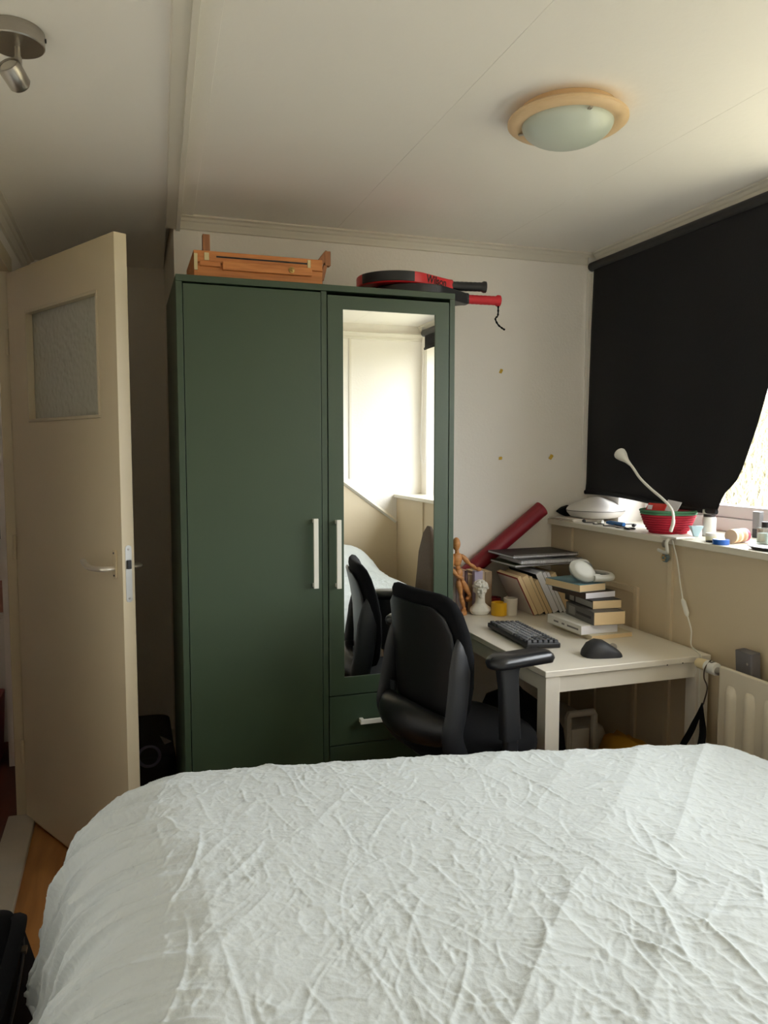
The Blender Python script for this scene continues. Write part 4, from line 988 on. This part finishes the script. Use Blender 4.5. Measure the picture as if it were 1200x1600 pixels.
obj('clip_spring', MB().tube([(1.716+.007*math.cos(a), cy+.024+.004*a/6, SILL-.02+.011*math.sin(a)) for a in [i*.5 for i in range(40)]], .0011, 5), M_chrome, cl, world=True)
xc_ = 1.7365
cord = bez([(1.722, cy, SILL-.004), at(1058, 875, x=xc_), at(1063, 912, x=xc_), at(1067, 938, x=xc_)], 5)
cord2 = bez([at(1074, 962, x=xc_), at(1080, 985, x=xc_), Vector((1.728, at(1080, 1004, x=1.728).y, DKZ+.014)), Vector((1.722, 1.975, DKZ+.0035)), Vector((1.70, 1.935, DKZ+.0035)), Vector((1.692, 1.921, DKZ-.006)), Vector((1.690, 1.920, .62)), Vector((1.700, 1.916, .46)), Vector((1.715, 1.90, .33))], 6)
obj('cord', MB().tube(cord, .0022, 7).tube(cord2, .0022, 7), M_lampw, cl, world=True)
obj('inline_switch', MB().tube([at(1066, 936, x=xc_), at(1068, 940, x=xc_), at(1073, 958, x=xc_), at(1074, 963, x=xc_)], [.005, .0095, .0095, .005], 10, flat=.7, up=(1, 0, 0)), M_lampw, cl, world=True, ang=40)

# ================================================================== SILL THINGS
S0 = SILL+.0004
# dome
dm = thing('domed_case', 'large white domed plastic shell with pointed top in the sill corner', 'shell', (1.898, 2.775, S0))
Rm = rot(3, 0, 0)
obj('lower_shell', MB().lathe([(.002, 0), (.085, 0), (.112, .008), (.126, .024), (.129, .034), (.002, .034)], 56), mat('shell_grey_white', (206, 202, 198), .4, .03, 14), dm)
obj('upper_shell', MB().lathe([(.002, .0352), (.129, .0352), (.127, .043), (.117, .054), (.095, .067), (.070, .077), (.044, .086), (.026, .092), (.010, .0955), (0, .096)], 56), mat('shell_white', (218, 214, 210), .35, .03, 14), dm, ang=60)
obj('seam', MB().lathe([(.12, .0335), (.1300, .0335), (.1300, .0358), (.12, .0358)], 56), M_greypl, dm)
# black folded wedge beside it
pk = at(892, 800, z=S0)
wv = [(1.775, 2.905, S0+.030), (1.775, 2.86, S0+.024), (1.80, 2.90, S0+.055), (1.80, 2.85, S0+.030)]
tag(obj('pouch', MB().loft([[(1.752, 2.886, S0+.034), (1.752, 2.880, S0+.034), (1.752, 2.880, S0+.040), (1.752, 2.886, S0+.040)], [(1.790, 2.910, S0+.020), (1.790, 2.872, S0+.014), (1.790, 2.880, S0+.052), (1.790, 2.912, S0+.052)], [(1.822, 2.912, S0+.0145), (1.822, 2.872, S0+.0145), (1.822, 2.880, S0+.06), (1.822, 2.914, S0+.06)]]), M_blackfab, bevel=.002), 'pointed black pouch beside the white dome', 'pouch')
for i, (dx, dy, rz, t_) in enumerate(((0, 0, 4, .004), (.006, -.006, -3, .003), (-.004, .004, 7, .0035))):
    zz = S0+sum((.004, .003, .0035)[:i])+.0003*i
    tag(obj('paper_pad', MB(T(1.815+dx, 2.825+dy, zz) @ rot(0, 0, rz)).box((0, 0, t_/2), (.15, .16, t_)), mat('pad%d' % i, ((214, 206, 192), (206, 196, 180), (224, 218, 208))[i], .8, .04, 20)),
        ('lowest cream paper pad in the sill corner', 'tan paper pad in the middle of the sill corner pile', 'white paper pad on top of the sill corner pile')[i], 'paper', 'paper pads on the sill')
for o_ in (dm,): o_.location.z = S0
dm.location = (1.882, 2.785, S0+.0118); dm.scale = (.94, .94, .92)
bpy.data.objects['pouch'].location.z = S0-.0+.0118
# pens, cable
tag(obj('blue_marker', MB().tube([(1.818, 2.500, S0+.0085), (1.815, 2.590, S0+.0085)], .0082, 12).tube([(1.815, 2.590, S0+.0085), (1.814, 2.604, S0+.0085)], .006, 10), mat('blue_plastic', (40, 110, 180), .35)), 'blue marker pen lying on the sill beside the basket', 'pen')
tag(obj('white_marker_cap', MB().tube([(1.806, 2.622, S0+.008), (1.802, 2.648, S0+.008)], [.0078, .0075], 12), M_whitepl), 'white cap lying next to the blue marker', 'cap')
cb = thing('earphone_cable', 'tangled black earphone cable on the sill beside the blue marker', 'cable', (1.78, 2.56, S0))
obj('cable', MB().tube(bez([(1.77, 2.70, S0+.002), (1.79, 2.66, S0+.002), (1.762, 2.62, S0+.002), (1.785, 2.585, S0+.004), (1.76, 2.55, S0+.002), (1.778, 2.51, S0+.003), (1.765, 2.47, S0+.002), (1.80, 2.465, S0+.002), (1.795, 2.53, S0+.006), (1.84, 2.56, S0+.004), (1.87, 2.50, S0+.008), (1.84, 2.47, S0+.003)], 6), .0019, 6), M_black, cb, world=True)
for q in ((1.77, 2.70), (1.84, 2.47)): obj('earbud', MB().ell((q[0], q[1], S0+.0075), (.008, .007, .007), 12, 8), M_black, cb, world=True)
sc_ = thing('scissors', 'small black handled scissors lying on the sill', 'scissors', (1.772, 2.43, S0))
for s in (-1, 1):
    obj('blade', MB(T(1.776, 2.43, S0+.0015+.0012*(s > 0)) @ rot(0, 0, 90+s*7)).loft([[(0, -.004, 0), (0, .004, 0), (0, .004, .001), (0, -.004, .001)], [(.05, -.0008, 0), (.05, .0008, 0), (.05, .0008, .001), (.05, -.0008, .001)]]), M_chrome, sc_, world=True)
    obj('finger_ring', MB(T(1.776+s*.011, 2.408, S0+.0035)).tube([(.0085*math.cos(a), .013*math.sin(a), 0) for a in [2*math.pi*i/18 for i in range(18)]], .0028, 7, closed=True), M_black, sc_, world=True)

# red woven basket
bc = (1.838, 2.272)
bs = thing('woven_basket', 'red woven basket with a green rim on the sill', 'basket', (bc[0], bc[1], S0))
M_bask = mat('red_woven_straw', (182, 24, 52), .75, .12, 50, .3, 150); M_rim = mat('green_straw', (76, 132, 96), .75, .1, 50, .3, 150)
n_c = 10
for k in range(n_c):
    r_ = .062+.034*(k/(n_c-1))**.7; zz = .0042+k*.0084
    obj('coil', MB().tube([(r_*math.cos(a), r_*math.sin(a), zz) for a in [2*math.pi*i/40 for i in range(40)]], .0042, 8, closed=True), M_bask if k < n_c-2 else M_rim, bs)
obj('basket_floor', MB().lathe([(.001, .001), (.062, .001), (.062, .006), (.001, .006)], 32), M_bask, bs)
obj('lining', MB().lathe([(.058, .004), (.062, .004), (.096, .080), (.093, .080)], 40), M_bask, bs)
pkt = thing('snack_packet', 'shiny red packet with white label standing in the basket', 'packet', (bc[0]-.02, bc[1]+.045, S0+.0075))
obj('wrapper', MB(T(bc[0]-.026, bc[1]+.036, S0+.064) @ rot(0, 18, 10)).loft([[(x, y, z) for x, y in rrect(.018*s_, .085, .004)] for z, s_ in ((-.040, .5), (-.02, 1.2), (.02, 1.2), (.040, .4))]), mat('red_foil', (214, 40, 36), .25, .06, 20, coat=.4), pkt, world=True)
obj('white_label', MB(T(bc[0]-.026, bc[1]+.036, S0+.064) @ rot(0, 18, 10)).bx(-.0122, -.0112, .012, .034, .014, .030), M_paperw, pkt, world=True)
tag(obj('paper_leaflet', MB(T(bc[0]-.020, bc[1]-.035, S0+.086) @ rot(0, 30, -8)).loft([[(x, y, z+.006*math.sin(y*60)) for x, y, z in ((-.001, -.045, zz), (.001, -.045, zz), (.001, .045, zz), (-.001, .045, zz))] for zz in (-.038, 0, .034)]), M_paperw), 'white crumpled leaflet sticking out of the red basket', 'leaflet')
# little paper cup, bottle, jars
pc = at(1087, 838, z=S0)
tag(obj('small_cup', MB(T(pc.x, pc.y, S0) @ rot(0, 0, -20)).loft([[(x, y, z) for x, y in rrect(w_, w_*.7, .002)] for z, w_ in ((0, .016), (.002, .017), (.036, .042))]), mat('pale_blue_card', (178, 208, 220), .5, .08, 30), bevel=.0008), 'small pale blue tapered cup beside the red basket', 'cup')
pb_ = at(1107, 838, z=S0)
bt = thing('pill_bottle', 'white screw cap bottle with dark neck on the sill', 'bottle', (pb_.x+.012, pb_.y+.012, S0))
obj('bottle_body', MB().lathe([(.002, 0), (.0215, 0), (.0225, .003), (.0225, .060), (.019, .067), (.002, .067)], 28), mat('label_white', (214, 212, 206), .5, .08, 40), bt)
obj('neck_band', MB().lathe([(.002, .0655), (.0195, .0655), (.0195, .076), (.002, .076)], 28), mat('dark_brown_plastic', (44, 34, 34), .35), bt)
obj('screw_cap', MB().lathe([(.002, .0762), (.0225, .0762), (.0225, .090), (.021, .0915), (.002, .0915)], 28), mat('cap_white', (206, 204, 198), .45, .03, 30), bt)
pj = at(1113, 846, z=S0)
jr = thing('small_jar', 'small cream jar with white lid in front of the bottle', 'jar', (pj.x, pj.y+.006, S0))
obj('jar_body', MB().lathe([(.002, 0), (.0165, 0), (.017, .002), (.017, .017), (.002, .017)], 24), mat('jar_cream', (220, 218, 192), .35), jr)
obj('jar_lid', MB().lathe([(.002, .0172), (.0178, .0172), (.0178, .026), (.0168, .027), (.002, .027)], 24), M_whitepl, jr)
pl = at(1130, 851, z=S0)
tag(obj('round_pot', MB(T(pl.x, pl.y+.01, S0)).lathe([(.002, 0), (.0245, 0), (.025, .001), (.025, .0145), (.0235, .016), (.020, .0155), (.002, .015)], 32), mat('lid_blue', (28, 86, 168), .35, .05, 20)), 'flat round blue pot lying at the sill edge', 'pot')
# row of tape discs lying on its side
tr0, tr1 = Vector((1.806, 1.935, S0+.0225)), Vector((1.880, 1.955, S0+.0225))
dv_ = (tr1-tr0); L_ = dv_.length; dn = dv_.normalized()
cols = [(226, 196, 160), (204, 160, 122), (232, 210, 178), (190, 146, 112), (222, 200, 176), (214, 96, 128)]
for k, c_ in enumerate(cols):
    a_ = tr0+dn*(L_*k/6); b_ = tr0+dn*(L_*(k+1)/6-.0006)
    tag(obj('tape_disc', MB().tube([a_, b_], .0222, 24), mat('disc_%d' % k, c_, .5, .06, 30), bevel=.0012),
        ('peach tape roll at the room end of the row on the sill', 'brown tape roll second in the row on the sill', 'cream tape roll third in the row on the sill', 'dark tan tape roll fourth in the row on the sill', 'pale beige tape roll fifth in the row on the sill', 'pink tape roll at the window end of the row')[k], 'tape', 'tape rolls lying in a row on the sill')
pm = at(1183, 842, z=S0)
mk = thing('spray_bottle', 'slim grey translucent bottle with black base on the sill', 'bottle', (pm.x+.03, pm.y+.03, S0))
obj('bottle_body', MB().prism(rrect(.022, .030, .005), .030, .088), mat('smoky_plastic', (128, 128, 130), .3, .1, 40), mk, bevel=.001)
obj('bottle_base', MB().prism(rrect(.0222, .0302, .005), 0, .0298), M_greypl, mk, bevel=.001)
pn = at(1193, 850, z=S0)
cb2 = thing('clear_bottle', 'clear square bottle with black cap at the blind edge', 'bottle', (pn.x+.004, pn.y-.002, S0))
obj('bottle_glass', MB().prism(rrect(.034, .046, .007), .0, .052), clear_glass('tinted_bottle_glass', (.80, .86, .86), .15), cb2, bevel=.003)
obj('liquid', MB().prism(rrect(.029, .041, .005), .003, .034), mat('pale_liquid', (196, 208, 206), .2), cb2)
obj('bottle_cap', MB().lathe([(.001, .0525), (.012, .0525), (.012, .070), (.001, .070)], 20), M_black, cb2)
dsx = at(1190, 859, z=S0)
ds = thing('trinket_dish', 'dark oval trinket dish at the sill edge', 'dish', (dsx.x+.004, dsx.y-.012, S0))
obj('dish_body', MB(Matrix.Diagonal((.7, 1.35, 1, 1))).lathe([(.002, 0), (.034, 0), (.046, .008), (.048, .010), (.044, .0098), (.032, .003), (.002, .003)], 36), mat('dark_glazed_dish', (60, 56, 54), .2, .1, 20, coat=.4), ds)
tag(obj('hair_tie', MB(T(1.768, 1.975, S0+.003)).tube([(.013*math.cos(a), .019*math.sin(a), 0) for a in [2*math.pi*i/22 for i in range(22)]], .0026, 7, closed=True), M_black), 'black elastic hair tie on the sill near the blue lid', 'hair tie')

# ================================================================== AROUND THE RADIATOR AND UNDER THE DESK
gh = thing('grey_holder', 'grey plastic holder hanging behind the radiator top', 'holder', (1.728, 1.66, .70))
p = at(1167, 1040, x=1.722)
obj('holder_body', MB(T(1.7265, p.y, .742) @ rot(0, -4, 0)).loft([[(x, y, z) for x, y in rrect(.036, .066*s_, .006)] for z, s_ in ((-.085, .95), (.05, 1.), (.052, .97))]), mat('grey_holder_plastic', (104, 102, 106), .5, .06, 20), gh, world=True)
obj('screw_button', MB(T(1.7085, p.y-.016, .762) @ rot(0, -90, 0)).lathe([(.006, -.003), (.006, .001), (0, .002)], 12), M_chrome, gh, world=True)
for zz, yy, h_, lab, c_ in ((.72, 1.555, .10, 'black remote case tucked behind the radiator', (26, 26, 28)), (.70, 1.602, .075, 'white box tucked behind the radiator beside grey holder', (206, 204, 196))):
    tag(obj('tucked_case', MB(T(1.729, yy, zz)).loft([[(x, y, z) for x, y in rrect(.030, .040, .006)] for z in (-h_*.9, h_*.62)]), mat('tuck%d' % c_[0], c_, .45), bevel=.002), lab, 'case')
st = thing('bag_strap', 'black strap hanging from the radiator valve beside the desk', 'strap', (1.655, 1.835, .30))
xs0 = RX-.012
P_ = lambda u, v, x=1.655: at(u, v, x=x)
obj('cord', MB().tube(bez([Vector((vx, RY1+.045, vz+.0225)), Vector((vx-.021, RY1+.045, vz)), Vector((vx-.023, RY1+.046, vz-.03)), P_(1105, 1075, 1.642), P_(1099, 1100, 1.642)], 6), .0022, 7), mat('brown_cord', (70, 58, 48), .8), st, world=True)
for path, wdt in (([(1098, 1099), (1090, 1120), (1078, 1145), (1068, 1162), (1060, 1180)], .012), ([(1097, 1100), (1097, 1120), (1098, 1145), (1095, 1165), (1090, 1185)], .015)):
    pts = bez([P_(u, v, 1.642) for u, v in path], 5)
    obj('webbing', MB().tube(pts, [.004+(wdt-.004)*min(1, i/8) for i in range(len(pts))], 8, flat=.22, up=(1, 0, 0)), M_blackfab, st, world=True)

cz = thing('sewing_machine_case', 'white plastic carry case with a handle under the desk', 'case', (1.60, 2.56, 0))
M_case = mat('off_white_case', (206, 200, 186), .5, .04, 12)
obj('case_body', MB().loft([[(x+1.628, y+2.60, z) for x, y in rrect(w_, d_, .03)] for z, w_, d_ in ((.001, .205, .42), (.02, .215, .43), (.24, .205, .41), (.33, .165, .34), (.343, .14, .31))]), M_case, cz, world=True, ang=40)
hnd = [(1.505, 2.372, .26), (1.505, 2.372, .415), (1.507, 2.372, .425), (1.612, 2.372, .425), (1.615, 2.372, .415), (1.615, 2.372, .26)]
obj('handle', MB().tube(hnd, .0135, 8, flat=1.0), M_case, cz, world=True, bevel=.002)
obj('latch', MB().bx(1.523, 1.600, 2.376, 2.40, .20, .365), M_case, cz, world=True, bevel=.004)
yb_ = thing('yellow_bag', 'crumpled mustard yellow bag under the desk by the radiator', 'bag', (1.66, 2.155, 0))
rb_ = random.Random(9); rings = []
for z_, w_, d_ in ((.001, .11, .26), (.05, .13, .29), (.22, .13, .30), (.33, .12, .29), (.375, .10, .26), (.395, .07, .20), (.402, .03, .10)):
    rings.append([(1.612+(w_/2*1.05)*math.copysign(abs(math.cos(a))**.7, math.cos(a))+rb_.uniform(-.006, .006), 2.14+(d_/2)*math.copysign(abs(math.sin(a))**.7, math.sin(a))+rb_.uniform(-.008, .008), z_+(rb_.uniform(-.006, .006) if z_ > .1 else 0)) for a in [2*math.pi*j/26 for j in range(26)]])
obj('bag_body', MB().loft(rings), mat('mustard_cloth', (196, 140, 36), .7, .1, 12, .2, 60), yb_, world=True, ang=70)

# ================================================================== ALCOVE, LEFT SIDE, HALL
ab = thing('laundry_bag', 'large black bag standing between the door and the wardrobe', 'bag', (.02, 3.0, 0))
rings = []
for z_, w_, d_ in ((.001, .21, .42), (.04, .22, .46), (.18, .225, .48), (.285, .222, .475), (.305, .215, .465), (.31, .19, .44)):
    rings.append([(.036+x*(1+.01*math.sin(y*30+z_*9)), 2.98+y, z_) for x, y in rrect(w_, d_, .05)])
obj('bag_body', MB().loft(rings), mat('black_nylon', (14, 14, 17), .5, .15, 20, .2, 80), ab, world=True, ang=50)
obj('round_handle', MB(T(*at(233, 1182, y=2.734))).tube([(.036*math.cos(a), 0, .036*math.sin(a)) for a in [2*math.pi*i/28 for i in range(28)]], .0055, 8, closed=True), mat('dusk_grey_rubber', (110, 104, 128), .4), ab, world=True)
obj('grey_patch', MB().loft([[tuple(at(u_, v_, y=2.738)+Vector((0, d_, 0))) for u_, v_ in ((250, 1150), (257, 1163), (268, 1158))] for d_ in (-.003, .004)]), mat('patch_grey', (120, 112, 104), .6), ab, world=True)
bg = thing('backpack', 'black backpack on the floor between the wall and the bed', 'backpack', (-.29, 1.62, 0))
rings = []
for z_, w_, d_, ox, oy in ((.001, .13, .52, -.005, 0), (.05, .145, .58, 0, 0), (.18, .145, .60, 0, 0), (.27, .13, .56, -.005, 0), (.325, .11, .48, -.012, 0), (.345, .05, .36, -.015, 0)):
    rings.append([(-.305+ox+x+.006*math.sin(y*22+z_*20), 1.66+oy+y, z_+.008*math.sin(y*16)*(z_ > .1)) for x, y in rrect(w_, d_, min(w_, d_)*.4, 8)])
obj('bag_body', MB().loft(rings), M_blackfab, bg, world=True, ang=70)
obj('zip', MB().tube(bez([(-.255, 1.90, .255), (-.243, 1.80, .262), (-.240, 1.66, .262), (-.243, 1.52, .262)], 6), .004, 6), M_greypl, bg, world=True)
obj('zip_pull', MB().bx(-.247, -.236, 1.80, 1.822, .262, .270), M_chrome, bg, world=True)
obj('strap', MB().tube(bez([(-.27, 1.90, .30), (-.245, 1.78, .352), (-.245, 1.62, .358), (-.26, 1.46, .33)], 6), .016, 8, flat=.3, up=(0, 0, 1)), M_blackfab, bg, world=True)
# coats etc. glimpsed in the hallway
hk = thing('hanging_coat', 'dark blue coat hanging in the hallway beyond the door', 'coat', (-.60, 4.24, .95))
obj('coat_body', MB().loft([[(-.62+x, 4.225+y*(1), z_) for x, y in rrect(w_, d_, d_*.45)] for z_, w_, d_ in ((.95, .30, .10), (1.2, .28, .10), (1.5, .25, .10), (1.62, .16, .08), (1.68, .06, .05))]), mat('navy_wool', (28, 34, 52), .9, .15, 30, .3, 120), hk, world=True, ang=60)
obj('hook', MB().tube([(-.62, 4.30, 1.70), (-.62, 4.24, 1.70), (-.62, 4.225, 1.68)], .006, 8), M_chrome, hk, world=True)
cb3 = thing('hall_cabinet', 'low white cabinet in the hallway beyond the door', 'cabinet', (-.62, 4.1, 0))
obj('cabinet_body', MB().bx(-.85, -.53, 3.95, 4.28, .0, .62), M_white, cb3, world=True, bevel=.003)
obj('cabinet_door', MB().bx(-.84, -.54, 3.935, 3.949, .03, .60), M_white, cb3, world=True, bevel=.003)
tag(obj('shoe_box', MB().bx(-.78, -.545, 3.98, 4.2, .6203, .74), mat('pink_card', (186, 132, 118), .7), bevel=.002), 'pink cardboard box on the hallway cabinet', 'box')
tag(obj('red_crate', MB().loft([[(x-.66, y+3.70, z) for x, y in rrect(w_, .24, .02)] for z, w_ in ((.0003, .20), (.30, .23))]), mat('red_crate_plastic', (140, 48, 42), .5), bevel=.003), 'dull red crate on the hallway floor', 'crate')
# brown paper bag on the bed, seen in the mirror
pbg = thing('cloth_bag', 'brown folded cloth bag lying on the bed side by the radiator', 'bag', (1.60, .72, .0))
rings = []
for z_, w_, d_ in ((.001, .15, .24), (.30, .16, .28), (.60, .15, .26), (.82, .12, .20), (.93, .07, .12), (.97, .02, .05)):
    rings.append([(1.580+x*.5, .72+y+.04*(z_ > .5)*(z_-.5), z_) for x, y in rrect(w_, d_, min(w_, d_)*.25)])
obj('bag_body', MB().loft(rings), mat('brown_canvas', (74, 60, 48), .85, .12, 14, .2, 60), pbg, world=True, ang=60)
pbg['label'] = 'tall brown cloth bag standing between bed and radiator'

sb = thing('school_bag', 'black bag with a white printed tag under the desk', 'bag', (1.30, 2.36, 0))
rings = []
for z_, w_, d_, ox in ((.001, .18, .36, 0), (.05, .21, .40, 0), (.30, .21, .40, 0), (.44, .19, .36, -.004), (.50, .15, .28, -.01), (.525, .08, .16, -.016)):
    rings.append([(1.305+ox+x+.004*math.sin(y*40), 2.36+y, z_+.006*math.sin(y*25)*(z_ > .2)) for x, y in rrect(w_, d_, min(w_, d_)*.38, 7)])
obj('bag_body', MB().loft(rings), M_blackfab, sb, world=True, ang=70)
obj('carry_loop', MB().tube(bez([(1.29, 2.30, .515), (1.285, 2.33, .555), (1.285, 2.39, .555), (1.29, 2.42, .515)], 6), .007, 8), M_blackfab, sb, world=True)
